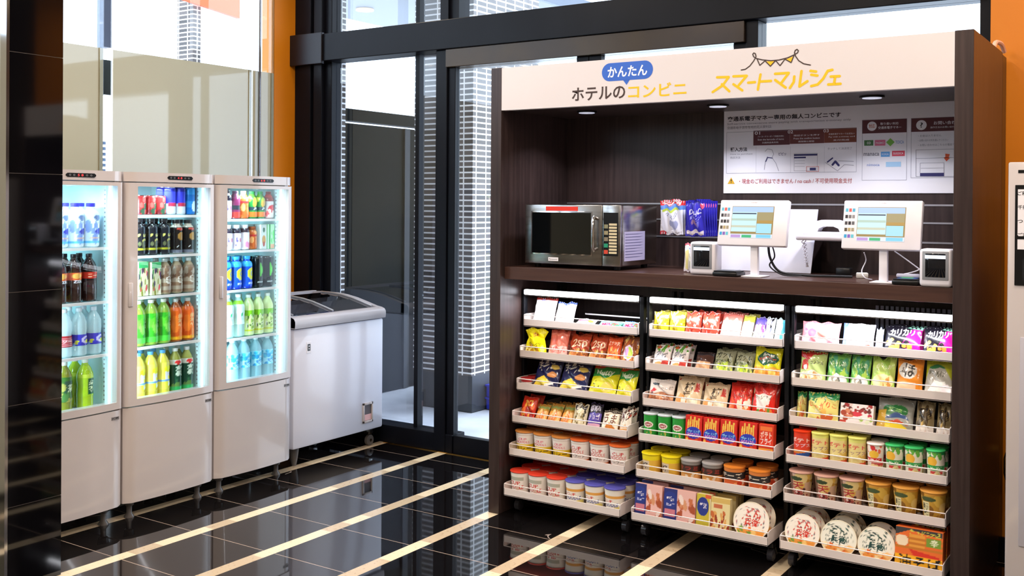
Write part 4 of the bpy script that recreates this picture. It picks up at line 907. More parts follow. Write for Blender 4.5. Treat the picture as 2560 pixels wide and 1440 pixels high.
art('ovalyellow', 'd0cc10', ('e', .52, .62, .4, .2, '104a30'), ('t', '北海道', .3, .68, .75, .76, 'e8e8e0'), ('t', 'じゃがいも', .22, .58, .82, .67, 'e02a2a'), ('t', 'チップ', .34, .48, .74, .56, 'f0f0e8'), ('r', 0, .05, 1, .34, 'd89a3a'), ('b', 16, 89, 0, .05, 1, .32, ['e8b860', 'f4dca0', 'c88030'], .08, .6), ('r', 0, 0, 1, .05, 'f0e8c0'))
art('whitebrown', 'ded4ce', ('p', [(.1, .8), (.4, .86), (.42, .72), (.2, .7)], '1c1a1c'), ('t', '牛カルビ', .35, .6, .95, .74, '8a7a74'), ('p', [(.05, .45), (.35, .5), (.2, .62)], 'c83034'), ('r', 0, .1, 1, .42, 'a86a4a'), ('b', 24, 97, .05, .05, .95, .42, ['c88058', 'e0a880', '7a3a28'], .07))
art('kaki', 'e0c8a4', ('t', '柿', .35, .5, .72, .8, '3a2c1c'), ('p', [(.74, .5), (.92, .5), (.9, .78), (.76, .8)], 'c8443a'), ('t', '種', .3, .36, .6, .52, '5a4428'), ('b', 14, 101, .1, .08, .9, .32, ['f4ecd0', 'e8a050', 'f8f4e4'], .12, .6), ('e', .1, .9, .04, .03, 'd03030'))
art('redchili', 'd8261a', ('b', 30, 103, 0, .0, 1, .9, ['f04830', 'b81a12', 'e8603a'], .06), ('t', 'とんがり', .2, .5, .95, .64, '5a3018'), ('b', 14, 105, .1, .08, .95, .42, ['f4e4c8', 'f0a860', 'e86a30', 'f8ece0'], .1, .6))
art('redwhitec', 'd8261a', ('b', 16, 107, 0, .6, 1, 1, ['e8483a', 'b81a12', 'c8b088'], .06), ('p', [(.1, .66), (.85, .66), (.72, .25), (.5, .12), (.25, .25)], 'f4ece8'), ('t', 'カラムーチョ', .14, .52, .82, .63, '6a5a40'), ('b', 12, 109, .05, .05, .95, .25, ['e8803a', 'd84a24', '6a9a3a'], .07))
art('greencan', '2c9a3c', ('e', .5, .62, .24, .13, 'f0e8e0'), ('e', .5, .62, .18, .08, '9a2c30'), ('t', 'CHIPS', .36, .58, .64, .66, 'f4ece4'), ('b', 8, 113, .2, .18, .95, .42, ['c8c050', 'e0d878', '48a848'], .07, .6))
art('potato', 'd02a1e', ('b', 2, 2, .8, .8, .9, .9, ['e04030'], .05), *[('p', [(x, .5), (x+.07, .5), (x+.1, y), (x+.01, y)], 'f0c858') for x, y in ((.12, .85), (.25, .98), (.38, .88), (.5, .97), (.63, .86), (.75, .93))], ('e', .5, .44, .46, .2, '2c3cb4'), ('t', 'ポテロング', .12, .44, .88, .54, '9ae0f0'), ('t', 'POTATO', .14, .3, .86, .42, 'e89ac0'), ('r', 0, .0, 1, .2, 'e88a2c'), ('b', 8, 117, 0, .0, 1, .2, ['f0c050', 'd85a24'], .08))
art('potatored', 'd83a1e', ('r', .08, .8, .92, .94, 'f07a3a'), ('t', 'ポテト', .1, .58, .9, .78, 'f8d8c8'), ('t', 'フライ', .1, .38, .9, .56, 'f0e8e8'), ('r', 0, 0, 1, .26, 'f0a03c'), ('e', .7, .1, .3, .1, '2c5cc0'))
art('yellowcup', 'e8bc4a', ('r', 0, .75, 1, 1, 'f0e020'), ('r', .18, .28, .55, .7, 'd8c8b0'), ('t', '焼', .24, .34, .5, .64, '4a4048'), ('r', 0, 0, 1, .18, 'd8901c'))
art('browntub', 'd89a50', ('r', 0, .52, 1, .86, '3c2a24'), ('t', 'サラミ', .14, .58, .86, .8, 'a83a30'), ('r', 0, .86, 1, 1, '8a8684'), ('b', 8, 121, .1, .25, .9, .45, ['f0e0c8', 'e8b070'], .09))
art('blacktub', 'e06a34', ('r', 0, .5, 1, .84, '2c2a2c'), ('t', 'チーズ', .14, .56, .86, .8, 'e8dcc8'), ('r', 0, .84, 1, 1, 'd8803c'), ('b', 10, 127, .1, .1, .9, .42, ['f0d0b8', 'c84020', 'f4a468'], .09))
art('foodbox', 'e8b8b0', ('r', 0, 0, .42, 1, '2c3478'), ('e', .2, .68, .22, .24, '2a3a8a'), ('t', '贅沢', .08, .64, .34, .78, 'e8e4f0'), ('t', '仕立て', .08, .52, .34, .6, 'c8c8e8'), ('r', .03, .22, .38, .42, 'c87888'), ('b', 18, 131, .48, .08, .98, .75, ['a85030', 'd89870', 'f4e0d8', 'c87048', '8a3c24'], .1, .55), ('r', 0, 0, .42, .1, '1c2050'))
art('foodboxy', 'e8d8a8', ('r', 0, 0, .9, 1, 'c8b83a'), ('e', .45, .66, .42, .26, '2a3a8a'), ('t', '贅沢', .22, .6, .72, .76, 'e8e4f0'), ('r', 0, 0, .9, .14, '1c2050'), ('r', .6, .9, 1, 1, 'd8603a'))
art('foodcream', 'e8d8a0', ('r', 0, .86, 1, 1, 'd8b868'), ('r', .15, .7, .6, .82, 'c8704a'), ('b', 20, 137, .05, .05, .95, .65, ['c86a38', 'f0e4c8', 'e0a860', '9a3c20'], .1, .6))
art('bowlred', 'f0d8c0', ('e', .5, .5, .485, .485, 'f4ece0'), ('b', 80, 139, .08, .3, .92, .92, ['c84038', '8a8a90', 'f8f4ec', 'e0d4c8', '6a6a70'], .035, .4), ('t', 'どん', .34, .6, .76, .82, 'cc3428'), ('t', '兵衛', .3, .36, .74, .58, 'd0382c'), ('r', .1, .12, .9, .3, 'f0a048'), ('b', 12, 141, .1, .12, .9, .3, ['f8d080', 'e87830', '7aa040'], .05))
A['bowlbig'] = A['bowlred']
art('bowlgreen', 'e8e0c0', ('e', .5, .5, .485, .485, 'eceadc'), ('b', 90, 143, .08, .3, .92, .92, ['2c5048', '4a6a60', 'f4f2e8', '283c3c', 'd0d0c0'], .035, .4), ('t', 'どん', .3, .62, .74, .84, '284440'), ('t', '兵衛', .28, .38, .72, .6, '2c4c48'), ('r', .06, .12, .94, .33, 'e89a4a'), ('b', 14, 145, .1, .12, .9, .33, ['f0c080', 'd86a30', 'f4e0b0'], .05))
art('pinkcandy', 'f0909c', ('b', 16, 149, 0, .1, 1, .9, ['f8c0cc', 'e8607c', 'f8dce0'], .1), ('r', .4, .2, .72, .8, 'f8e4dc'), ('e', .56, .5, .13, .22, 'e87068'), ('e', .86, .5, .1, .14, 'f8e8e0'), ('r', .1, 0, .9, .1, 'd84a3c'))
art('whiteblue', 'f4f4fc', ('r', 0, 0, .16, 1, '7a9ae8'), ('b', 8, 151, .2, .2, .95, .9, ['ffffff', 'e0e4f8'], .12), ('e', .85, .15, .12, .09, 'e8685a'))
art('bluish', 'c0c8e8', ('b', 10, 157, 0, 0, 1, 1, ['8a9ad0', 'e8ecf8'], .12))
art('magenta', '1c1a24', ('p', [(.45, 0), (1, .0), (1, 1), (.8, 1), (.55, .45)], 'c81c8a'), ('t', 'カリカリ', .15, .62, .8, .86, 'f4f0f4'), ('b', 16, 163, .05, .08, .7, .5, ['f0a040', 'e8c060', '1c1a24'], .09), ('r', 0, .0, 1, .1, 'd82a78'), ('r', .6, .9, 1, 1, '9ad8c0'))
art('redgreencream', 'b4c878', ('p', [(0, 1), (0, .82), (.3, .72), (.55, .9), (1, .95), (1, 1)], 'c02a24'), ('p', [(.05, .4), (.35, .45), (.3, .75), (.1, .72)], 'c83a30'), ('e', .22, .5, .07, .08, 'f4ece8'), ('t', 'コンソメ', .4, .6, .9, .72, '4a4438'), ('e', .45, .2, .45, .2, 'f4e8c8'), ('b', 12, 167, .1, .08, .8, .32, ['e8c088', 'f0d8a8', 'd8a060'], .09, .6), ('r', .05, 0, .9, .05, '5a3038'))
art('greenleaf', '68a84a', ('b', 22, 173, 0, .35, 1, 1, ['8ac060', '3a8a48', '50a078', 'a8c850'], .12), ('t', 'うすしお', .2, .6, .85, .74, 'd8ecb8'), ('e', .5, .18, .42, .17, 'e8e4dc'), ('b', 8, 175, .2, .1, .8, .28, ['6a6a60', 'f4f4f0', 'a8a090'], .07))
art('limebag', 'a8cc58', ('b', 10, 179, 0, .5, 1, 1, ['c0dc70', '90b848'], .16), ('t', 'のりしお', .2, .62, .85, .76, 'e8f0c0'), ('e', .5, .24, .44, .22, 'f0e4a0'), ('b', 10, 181, .15, .12, .85, .36, ['d89a50', 'f4d898', 'c88040'], .08, .6))
art('orangeho', 'e08828', ('e', .42, .66, .36, .24, 'd8d0c4'), ('t', 'ほ', .3, .48, .72, .88, '1c1818'), ('t', 'しお', .1, .6, .3, .74, '4a3c38'), ('r', .02, .1, .75, .32, 'f0b890'), ('r', .02, .0, .9, .08, 'f8f0e8'))
art('greywhite', 'b8bc30', ('e', .42, .76, .3, .13, '2c7a44'), ('p', [(0, .35), (.1, .75), (.7, .8), (1, .45), (1, .0), (0, 0)], 'b0aca0'), ('t', '堅あげ', .12, .52, .75, .7, '5a5a4a'), ('p', [(.1, .1), (.35, .42), (.75, .4), (.9, .1)], 'f0eee4'), ('e', .78, .2, .2, .14, 'f4ecec'), ('r', 0, 0, 1, .06, 'c89048'))
art('jaga', 'ece084', ('r', 0, .8, 1, 1, '2e9a58'), ('b', 22, 191, 0, .72, 1, .98, ['1c7a4a', 'e8dc70', '58b060'], .06, .4), ('t', 'じゃがりこ', .06, .5, .94, .68, 'e05a2c'), ('b', 8, 193, .05, .1, .95, .4, ['f0c060', 'f4f0c0', 'd86a38'], .08), ('r', .0, 0, 1, .06, 'c8b038'))
art('redwhitepack', 'f4ecea', ('b', 30, 197, 0, .7, 1, 1, ['a02c2c', '6a3028', 'e8d0c8'], .05), ('e', .45, .58, .22, .1, 'd83848'), ('e', .9, .5, .07, .14, 'c83850'), ('b', 10, 199, .05, .3, .35, .7, ['a8442c', 'd88a68'], .07), ('b', 6, 201, .6, .2, .95, .5, ['a0c060', 'e8f0d0'], .07), ('r', 0, .1, .2, .3, 'c84838'))
art('greyfish', '9c9c94', ('e', .5, .62, .36, .2, '2c7a3c'), ('p', [(.2, .4), (.9, .38), (.8, .5), (.5, .52)], '284a80'), ('t', '野菜', .3, .54, .7, .72, '9ad070'), ('p', [(0, .0), (1, .0), (.6, .28), (.15, .3)], 'f0d83c'), ('p', [(.3, .3), (.9, .2), (.6, .36)], 'c84a2c'), ('r', 0, .0, .25, .6, 'c8a038'))
art('blackbrown', '8a7a58', ('b', 26, 211, .1, .3, .9, .85, ['2a2018', '4a3a20', 'c8a860', '6a5838'], .08), ('t', '黒糖', .15, .46, .85, .8, '1c1610'), ('r', 0, 0, 1, .26, 'ece4dc'), ('b', 5, 213, .1, .05, .9, .2, ['d87868', 'f8f4f0'], .06))
art('crispred', 'd8402a', ('r', 0, .9, 1, 1, 'e03a1c'), ('t', 'ポテト', .08, .66, .92, .82, 'f4d8d0'), ('t', 'チップス', .08, .5, .92, .64, 'e8c8d8'), ('r', 0, .28, 1, .4, 'e89040'), ('p', [(.3, .25), (1, .38), (1, .2), (.4, .14)], '2c5aa8'), ('r', 0, 0, 1, .14, 'd85030'))
art('crispyellow', 'e8d890', ('r', 0, .9, 1, 1, 'e0e078'), ('t', 'ポテト', .08, .66, .92, .82, 'd83048'), ('t', 'チップス', .08, .48, .92, .62, 'a0787c'), ('b', 5, 223, .1, .28, .9, .46, ['f0e0a0', 'd8b860'], .12, .5), ('p', [(0, .16), (1, .26), (1, .14), (0, .04)], 'e05a34'), ('r', 0, 0, 1, .05, 'b8c848'))
art('jagared', 'ece4dc', ('b', 12, 227, 0, .75, 1, 1, ['d83838', 'e87050', 'f4ece4'], .08), ('e', .5, .66, .2, .14, 'f0c040'), ('r', 0, .38, .85, .54, 'c82c34'), ('t', 'サラダ', .1, .41, .75, .51, 'f4ece4'), ('r', .4, .26, .95, .36, 'd84a48'), ('b', 6, 229, 0, .0, 1, .22, ['f0d8a0', 'e8a060'], .1))
art('jagagreen', 'ecead8', ('r', 0, .9, 1, 1, '2ca85a'), ('b', 14, 233, 0, .78, 1, .98, ['2c9a50', '68b848', 'f4f0e0'], .08), ('e', .4, .66, .2, .16, 'f0b83c'), ('r', 0, .36, .95, .54, '2c9a4c'), ('t', 'じゃが', .1, .4, .8, .51, 'd8ecd0'), ('r', .35, .26, .85, .34, 'd84a48'), ('b', 8, 237, 0, .0, 1, .22, ['f0e0a8', 'e0c070'], .1))
art('ramenred', 'c8a488', ('r', 0, .92, 1, 1, 'd8b8a8'), ('r', 0, 0, .32, 1, '7a5a4c'), ('b', 14, 241, .45, .45, 1, .95, ['d8b050', 'b88a38', 'e0c888'], .12), ('e', .42, .8, .2, .07, '3a4a30'), ('t', '天', .3, .42, .66, .68, 'b03038'), ('t', '赤', .3, .14, .66, .4, 'a83038'), ('b', 20, 243, .2, .0, .8, .45, ['e8d0c8', '8a3030', '50302c'], .04))
art('ramengold', 'c89a38', ('r', 0, .92, 1, 1, 'e0a040'), ('b', 16, 251, 0, .1, 1, .95, ['e0b850', 'a87828', 'e8c878', '8a6024'], .12), ('e', .4, .78, .22, .08, '4a5a38'), ('r', .2, .2, .44, .68, 'e8e0b0'), ('t', '麺', .22, .45, .42, .64, '2c2c1c'), ('t', '味', .22, .24, .42, .42, '2c3c2c'), ('r', 0, 0, 1, .08, 'd8a030'))
art('friednoodle', 'e8702c', ('p', [(0, .8), (.3, .95), (1, .85), (1, 1), (0, 1)], '3a3a3c'), ('t', 'たっぷり大盛', .3, .86, .95, .97, 'd8d050'), ('r', .3, .5, .62, .86, 'e8a040'), ('s', .5, .86, 16, 'c87828'), ('r', .66, .62, .96, .82, '7a9a38'), ('t', '辛', .74, .64, .9, .8, 'e8ecc8'), ('e', .14, .68, .14, .13, 'f4e0c0'), ('p', [(.3, .5), (.95, .4), (.9, .28), (.4, .34)], 'd83424'), ('r', 0, 0, 1, .34, 'f0b020'), ('t', '油そば', .06, .04, .98, .36, '181410'))
art('pegwhite', 'dce0f0', ('r', 0, .86, 1, 1, 'd82c34'), ('t', '徳用', .1, .88, .9, .98, 'f8f0f0'), ('r', 0, .74, 1, .86, '5a8ad8'), ('r', .1, .68, .8, .75, 'b8d050'), ('t', 'マスク', .25, .5, .75, .62, '8088a8'), ('e', .6, .3, .2, .14, '98a0c8'), ('r', 0, 0, .3, .1, 'c84050'))
art('pegindigo', '2c28a8', ('r', 0, .9, 1, 1, '2420a0'), ('e', .82, .86, .12, .08, 'e85a7c'), ('t', 'DHC', .2, .6, .78, .74, 'd8d8f8'), ('t', 'ビタミン', .25, .48, .75, .56, 'a8a8e0'), ('b', 8, 263, .3, .2, .75, .42, ['8a6a90', '6a6ac8'], .05), ('r', .05, .04, .9, .15, 'd8d0d8'))
art('smallpack', 'e4e0ec', ('r', 0, .93, 1, 1, 'd83a60'), ('r', .1, .08, .35, .75, 'd8d090'), ('r', .45, .08, .7, .7, '9ab070'), ('b', 10, 269, .4, .3, .95, .85, ['5a78b0', 'e8a060', 'f4f4f8'], .07))
# drinks
def dr(k, base, *o): art(k, base, *o)
dr('d_soymilk', 'd8e6f4', ('e', .5, .8, .16, .08, '6a7aa8'), ('b', 8, 3, .1, .2, .9, .65, ['b8c8f0', 'ffffff', '8aa0e0'], .12), ('e', .6, .4, .22, .09, '3a3ab8'), ('r', 0, .05, 1, .12, '6ac0f0'), ('r', .2, .18, .8, .24, 'e8b8a0'))
dr('d_cola', '2a1414', ('r', 0, .35, 1, .85, 'c83424'), ('t', 'コーラ', .15, .45, .85, .72, 'f0c8a0'), ('r', 0, .88, 1, 1, '1c1010'))
dr('d_colaorange', '2a1814', ('r', 0, .3, 1, .85, 'e0602a'), ('e', .35, .6, .22, .2, 'f0b050'), ('t', 'ZERO', .2, .1, .8, .28, 'd8d8e0'))
dr('d_purple', '3a34b0', ('e', .6, .5, .3, .34, 'd8c8f0'), ('e', .6, .5, .16, .2, '5a4ac0'), ('b', 5, 5, 0, 0, 1, .5, ['d0d040', '8ab0f0'], .12))
dr('d_redlabel', 'a82c34', ('s', .1, .9, 5, 'd88a90'), ('t', 'ソーダ', .15, .35, .85, .7, 'f0d8d8'))
dr('d_greentea', 'a8c828', ('r', .3, .1, .75, .8, '1c5a34'), ('t', '綾', .38, .48, .68, .72, 'e8f0c8'), ('t', '茶', .38, .2, .68, .44, 'e0e8b8'), ('r', 0, .85, 1, 1, 'c8d848'))
dr('d_greentea2', '3c6a2c', ('r', .25, .1, .75, .85, '2a4a3c'), ('b', 10, 7, 0, 0, 1, 1, ['7a8a3c', '48783c', 'a8a050'], .12), ('t', '茶', .36, .4, .66, .7, 'd8e0c0'))
dr('d_coffee', '16161c', ('t', 'BLACK', .2, .62, .8, .74, 'c8b860'), ('e', .5, .5, .12, .06, 'b8a850'), ('r', 0, .14, 1, .22, 'a8a028'), ('b', 8, 11, .1, .25, .9, .5, ['5a5a3c', '30302c'], .07))
dr('d_coffee2', '1c1614', ('e', .5, .66, .24, .16, 'a87838'), ('t', 'COFFEE', .15, .24, .85, .34, 'd8d4d0'), ('r', 0, .0, 1, .12, '6a6a78'), ('e', .5, .94, .3, .05, 'b83a2c'))
dr('d_milktea', '8a6a54', ('s', .1, .9, 3, 'a89684'), ('t', '紅茶', .25, .3, .75, .62, 'e8dcd0'), ('b', 10, 13, 0, 0, 1, 1, ['7a5a48', 'b0a090'], .09))
dr('d_box', 'd8d0a8', ('b', 30, 17, 0, 0, 1, 1, ['d84a50', '3a8a48', 'f4e8d0', '8a8a30', '48304c'], .08), ('r', 0, .8, 1, 1, '38b060'))
dr('d_green', '34a024', ('r', 0, .0, 1, .2, '58d848'), ('r', .55, .35, .75, .85, '204c28'), ('b', 8, 19, 0, .4, 1, 1, ['58c030', '78c848', 'd8e890'], .12), ('t', '茶', .56, .5, .74, .76, 'f0f4e0'))
dr('d_orange', 'e8621c', ('b', 8, 23, 0, 0, 1, 1, ['f07828', 'd85818', 'f08a3c'], .18), ('t', '麦茶', .3, .4, .7, .8, 'f4b878'), ('r', 0, 0, 1, .08, 'f0a820'))
dr('d_lemon', 'e8dc58', ('r', .3, .2, .7, .85, 'eceaf0'), ('e', .5, .75, .24, .12, 'f4f020'), ('b', 8, 29, 0, 0, 1, .5, ['f0e840', 'e8f0f0', 'c8b030'], .1), ('r', 0, .3, 1, .36, '6aa0d8'))
dr('d_darkgreen', '16402c', ('r', 0, .86, 1, 1, 'd8d4c8'), ('e', .35, .92, .16, .07, 'd83030'), ('t', '濃茶', .2, .45, .8, .8, 'd0dcc8'), ('b', 6, 31, .1, .1, .9, .45, ['5a7a38', '2c5a3c'], .08), ('r', 0, .0, 1, .12, '2c9a50'))
dr('d_bluesport', '1c50d0', ('e', .5, .55, .3, .22, 'd8d430'), ('t', 'C', .42, .46, .6, .64, '2c60c8'), ('r', 0, .8, 1, 1, '38a8e8'), ('t', 'SPORT', .25, .14, .8, .22, 'c8d8f8'), ('r', 0, 0, 1, .1, '1c34b0'))
dr('d_energy', '141a1a', ('t', 'M', .3, .35, .72, .8, '58c838'), ('r', .15, .16, .85, .2, 'c0c8c8'))
dr('d_limebottle', 'd8e89a', ('r', 0, .75, 1, 1, '88cc28'), ('b', 26, 37, .05, .15, .95, .8, ['2c4a20', '98b848', 'eef4e0', '5a7a30'], .05), ('r', 0, .02, 1, .09, 'c8d028'))
dr('d_clearg', 'd8f4e8', ('e', .5, .4, .2, .12, '28b070'), ('r', 0, .85, 1, 1, '9ce028'), ('b', 5, 41, .1, .1, .9, .8, ['f0fcf8', 'b8ecd8'], .12))
dr('d_water', 'a8e8f8', ('b', 22, 43, 0, 0, 1, 1, ['50c8e8', 'c8f4fc', '3aa0d8', '78d8f0'], .09), ('t', '天然水', .15, .12, .85, .4, '1c78c8'))
dr('d_pink', '7a2c50', ('r', 0, .4, 1, .62, '2a2c34'), ('r', 0, 0, 1, .3, 'c83c34'))
dr('d_veg', '2c7a38', ('b', 8, 47, 0, .5, 1, 1, ['a8b038', '1c5a2c', 'd8a040'], .14), ('r', 0, .36, 1, .54, '24343c'), ('t', '野菜', .2, .39, .8, .51, 'e0e8e0'), ('r', 0, .04, 1, .3, 'd06a2c'))
dr('d_vegb', 'c05c2c', ('b', 8, 53, 0, .0, 1, 1, ['d87a38', '98482c', 'e8a060'], .14), ('r', 0, .7, 1, .8, 'b82c2c'))
dr('d_tomato', 'd8c8c4', ('e', .5, .45, .36, .2, 'c83038'), ('r', 0, .8, 1, 1, '8a3028'), ('b', 6, 59, 0, 0, 1, .3, ['e85858', 'f4e0d8'], .1))
dr('d_whiteblack', 'ece8f4', ('r', 0, .76, 1, 1, '2c2230'), ('b', 10, 61, .1, .1, .9, .7, ['6a5ac0', 'c85a80', 'f8f8fc'], .08))
dr('d_whitepink', 'ecE4e8'.lower(), ('r', 0, .82, 1, 1, '34222c'), ('b', 7, 67, .1, .05, .9, .5, ['e88ab0', 'f8f0f4'], .1))
dr('d_juice', 'e8ece8', ('e', .5, .78, .22, .1, '3a6a50'), ('e', .5, .36, .34, .2, 'd8963a'), ('e', .5, .2, .2, .1, 'b83c2c'))
dr('d_juiceg', 'b8f0b8', ('r', 0, 0, .3, 1, '3aa048'), ('b', 6, 71, .3, .2, 1, .9, ['58d060', 'ecfcec'], .12), ('r', .3, .02, 1, .18, 'e8a888'))
dr('d_bluecan', '3a3cc0', ('r', .0, .0, 1, .4, 'c8c8d0'), ('r', .1, .3, .9, .44, 'b83048'), ('r', 0, .85, 1, 1, '2a2a90'))
dr('d_ltblue', '2c8ad0', ('s', 0, 1, 2, '1c6ab8'), ('e', .5, .3, .18, .2, 'd8ecf8'))
dr('d_redcan', 'b83838', ('b', 14, 73, 0, 0, 1, 1, ['d86a60', '3a5a40', 'e8b8b0', '7a2c34'], .12))

# ---- filling the trays
ORD = ['first', 'second', 'third', 'fourth', 'fifth', 'sixth', 'seventh', 'eighth', 'ninth', 'tenth', 'eleventh']
CATS = {'snack_bag': 'snack bag', 'carton': 'packet', 'noodle_cup': 'cup noodles', 'snack_can': 'snack can', 'drink_bottle': 'bottle', 'drink_can': 'drink can', 'noodle_bowl': 'noodle bowl', 'drink_carton': 'drink carton'}
PROTO = {}
def get(key, make, w=None, h=None):
    """the first call builds the pack, later calls copy it with its parts"""
    if key not in PROTO:
        r = make(); mb, nm = r[0], r[1]; kids = r[2] if len(r) > 2 else ()
        o = finish(mb, nm, '', '', kids); PROTO[key] = (o, nm, w, h); return o, nm, 1, 1
    o, nm, w0, h0 = PROTO[key]; c = copy_tree(o); return c, nm, (w/w0 if w else 1), (h/h0 if h else 1)
def dress(o, nm, desc, where, grp): 
    if nm == 'drink_carton': pass
    tag(o, '%s, %s' % (desc, where), CATS[nm], grp)
SPEC = {  # kind, then sizes in metres
 'cupyellow': ('cup', .0452, .036, .106, 'c8803c'), 'cupred': ('cup', .0452, .036, .106, 'd8642c'), 'cupredlid': ('cup', .0450, .036, .106, 'd8402c'), 'cupbluelid': ('cup', .0450, .036, .106, '5a58b0'),
 'yellowcup': ('cup', .0415, .035, .095, 'f0dc1c'), 'browntub': ('can', .0415, .092, 'b8b4b4'), 'blacktub': ('can', .0420, .092, 'f09038'),
 'greencan': ('can', .0300, .112, 'c8d0d4'), 'crispred': ('can', .0322, .120, 'e03818'), 'crispyellow': ('can', .0318, .120, 'e0dc70'),
 'jagared': ('cup', .0300, .027, .108, 'e8dcd4'), 'jagagreen': ('cup', .0312, .028, .112, '38b060'), 'ramenred': ('cup', .0450, .033, .113, 'd8a898'), 'ramengold': ('cup', .0450, .033, .113, 'e0a048'),
 'bowlred': ('bowl', .0660), 'bowlbig': ('bowl', .0720), 'bowlgreen': ('bowl', .0660), 'redjar': ('can', .026, .05, 'b83434')}
CART = {'foodbox': .03, 'foodboxy': .03, 'foodcream': .03, 'potato': .035, 'potatored': .035, 'friednoodle': .06, 'redwhitepack': .03}
def extent(o):
    """bounding box of a pack as placed, its parts included"""
    R_ = o.rotation_euler.to_matrix().to_4x4(); M_ = Matrix.Translation(o.location) @ R_ @ Matrix.Diagonal((*o.scale, 1)); A_ = np.array(M_); lo, hi = np.full(3, 9e9), np.full(3, -9e9)
    for q in [o]+CH.get(o.name, []):
        if q.data.name not in VC:
            v = np.empty(3*len(q.data.vertices)); q.data.vertices.foreach_get('co', v); VC[q.data.name] = v.reshape(-1, 3)
        w = VC[q.data.name] @ A_[:3, :3].T+A_[:3, 3]; lo = np.minimum(lo, w.min(0)); hi = np.maximum(hi, w.max(0))
    return lo, hi
VC = {}
def tray_fill(ci, ri, items):
    yf, zb = ROWS[ri]; zf = zb+.0050; rn = ORD[ri]; ztop = ROWS[ri-1][1]-.003 if ri else .976
    grp = 'packs on the %s tray of the %s rack' % (rn, SIDE[ci]); edge = RX[ci]+.0045; right = RX[ci]+RW-.0045
    # round packs: centres from the photo, then pushed apart to touch at most
    cen = {}; rnd = [(n, SPEC[it[0]][1]+(.0030 if SPEC[it[0]][0] != 'bowl' else .0022)) for n, it in enumerate(items) if it[0] in SPEC]
    for n, re_ in rnd: cen[n] = Xat((items[n][1]+items[n][2])/2, yf+.012+(re_ if SPEC[items[n][0]][0] != 'bowl' else 0), zb+.055)
    lim = right
    for q in range(len(rnd)-1, -1, -1):
        n, re_ = rnd[q]; cen[n] = min(cen[n], lim-re_)
        lim = cen[n]-re_ if q and rnd[q-1][0] == n-1 else 9
    for n, it in enumerate(items):
        key, x0, x1, yt, desc = it[:5]; o_ = it[5] if len(it) > 5 else {}
        where = '%s from left, %s tray, %s rack' % (ORD[n], rn, SIDE[ci])
        sp = SPEC.get(key); back = o_.get('back', 0); far = edge
        for b in range(back+1):
            if sp:
                r = sp[1]; re_ = dict(rnd)[n]; xc = max(cen[n], edge+re_)
                if sp[0] == 'bowl':
                    o, nm, _, _ = get(key, lambda: bowl(key, r)); yc = yf+.012+b*.071; xc = min(xc+b*o_.get('dx', 0), right-re_)
                    o.rotation_euler = (-math.radians(o_.get('lean', 14)), 0, 0)
                else:
                    mk = (lambda: cup(key, *sp[1:5])) if sp[0] == 'cup' else (lambda: can(key, *sp[1:4]))
                    o, nm, _, _ = get(key, mk); yc = yf+.008+re_+b*2*re_; o.rotation_euler = (0, 0, random.uniform(-.25, .25) if o_.get('spin', 1) else 0)
                o.location = (xc, yc, zf)
            else:
                lean = math.radians(o_.get('lean', 24)+(0 if key in CART else (n*37 % 7)-3.5)); yp = yf+.03+o_.get('y', 0)
                xa, xb = Xat(x0, yp, zb+.03), Xat(x1, yp, zb+.03); xa, xb = max(xa, edge), min(xb, right); w = xb-xa
                zt = min(on((x0+x1)/2, yt, Y=yp+.03).z, ztop) if yt else ztop; h = o_['h'] if 'h' in o_ else max(.03, (zt-zf)/math.cos(lean))
                t = CART.get(key, o_.get('t', .034))
                if key in CART: mk = lambda: carton(key, w, h, t)
                else: mk = lambda: bag(key, w, h, t, neck=o_.get('neck', 0), seed=len(PROTO)+3)
                o, nm, sx, sz = get(key+('N' if o_.get('neck') else ''), mk, w, h); xc = (xa+xb)/2
                o.location = (xc+b*o_.get('dx', 0), yf+.03+o_.get('y', 0)+b*max(o_.get('dy', 0), (t+.013)/math.cos(lean)), zf); o.scale = (sx, 1, sz); o.rotation_euler = (-lean, 0, 0)
                lo, hi = extent(o); o.scale[0] *= (w-.002)/(hi[0]-lo[0])
                if hi[2]-lo[2] > ztop-zf: o.scale[2] *= (ztop-zf)/(hi[2]-lo[2])*.99
                lo, hi = extent(o); o.location.x += (xa+xb)/2-(lo[0]+hi[0])/2
            lo, hi = extent(o); o.location.z += zf-lo[2]
            if b == 0: 
                dy0 = max(0, yf+.0065-lo[1]); far = hi[0]+.0008
            o.location.y += dy0; hi = hi+np.array([0, dy0, 0])
            if hi[1] > RYB-.008:
                if b == 0: o.location.y -= hi[1]-RYB+.008
                else:
                    for q in CH.pop(o.name, []): bpy.data.objects.remove(q)
                    bpy.data.objects.remove(o); break
            dress(o, nm, desc, where if b == 0 else ('behind the %s' % where if b == 1 else 'rear row, %s' % where), grp)
        edge = far
random.seed(11)
tray_fill(0, 0, [('pinkpack', 1330, 1384, 748, 'white pink packet with red top'), ('bluewhite', 1372, 1432, 757, 'plain white packet with blue top'),
  ('flatpink', 1418, 1480, 783, 'flat white packet with pink print', dict(lean=62, h=.07, t=.02)), ('gum', 1486, 1546, 785, 'flat blue green striped packet', dict(lean=62, h=.075, t=.02)), ('gum', 1546, 1604, 790, 'flat blue green striped packet', dict(lean=62, h=.075, t=.02))])
tray_fill(0, 1, [('yellowstar', 1310, 1368, 820, 'bright yellow flared bag', dict(neck=1, lean=10)), ('salmon', 1366, 1416, 824, 'salmon red bag with pink band', dict(lean=20, back=1)), ('nuts250', 1418, 1468, 838, 'brown snack bag numbered 250', dict(back=1)),
  ('nuts250', 1466, 1512, 842, 'brown snack bag numbered 250', dict(back=1)), ('orangenut', 1510, 1548, 846, 'orange nut bag', dict(back=1)), ('nutbag', 1547, 1604, 840, 'nut bag with round pastel label')])
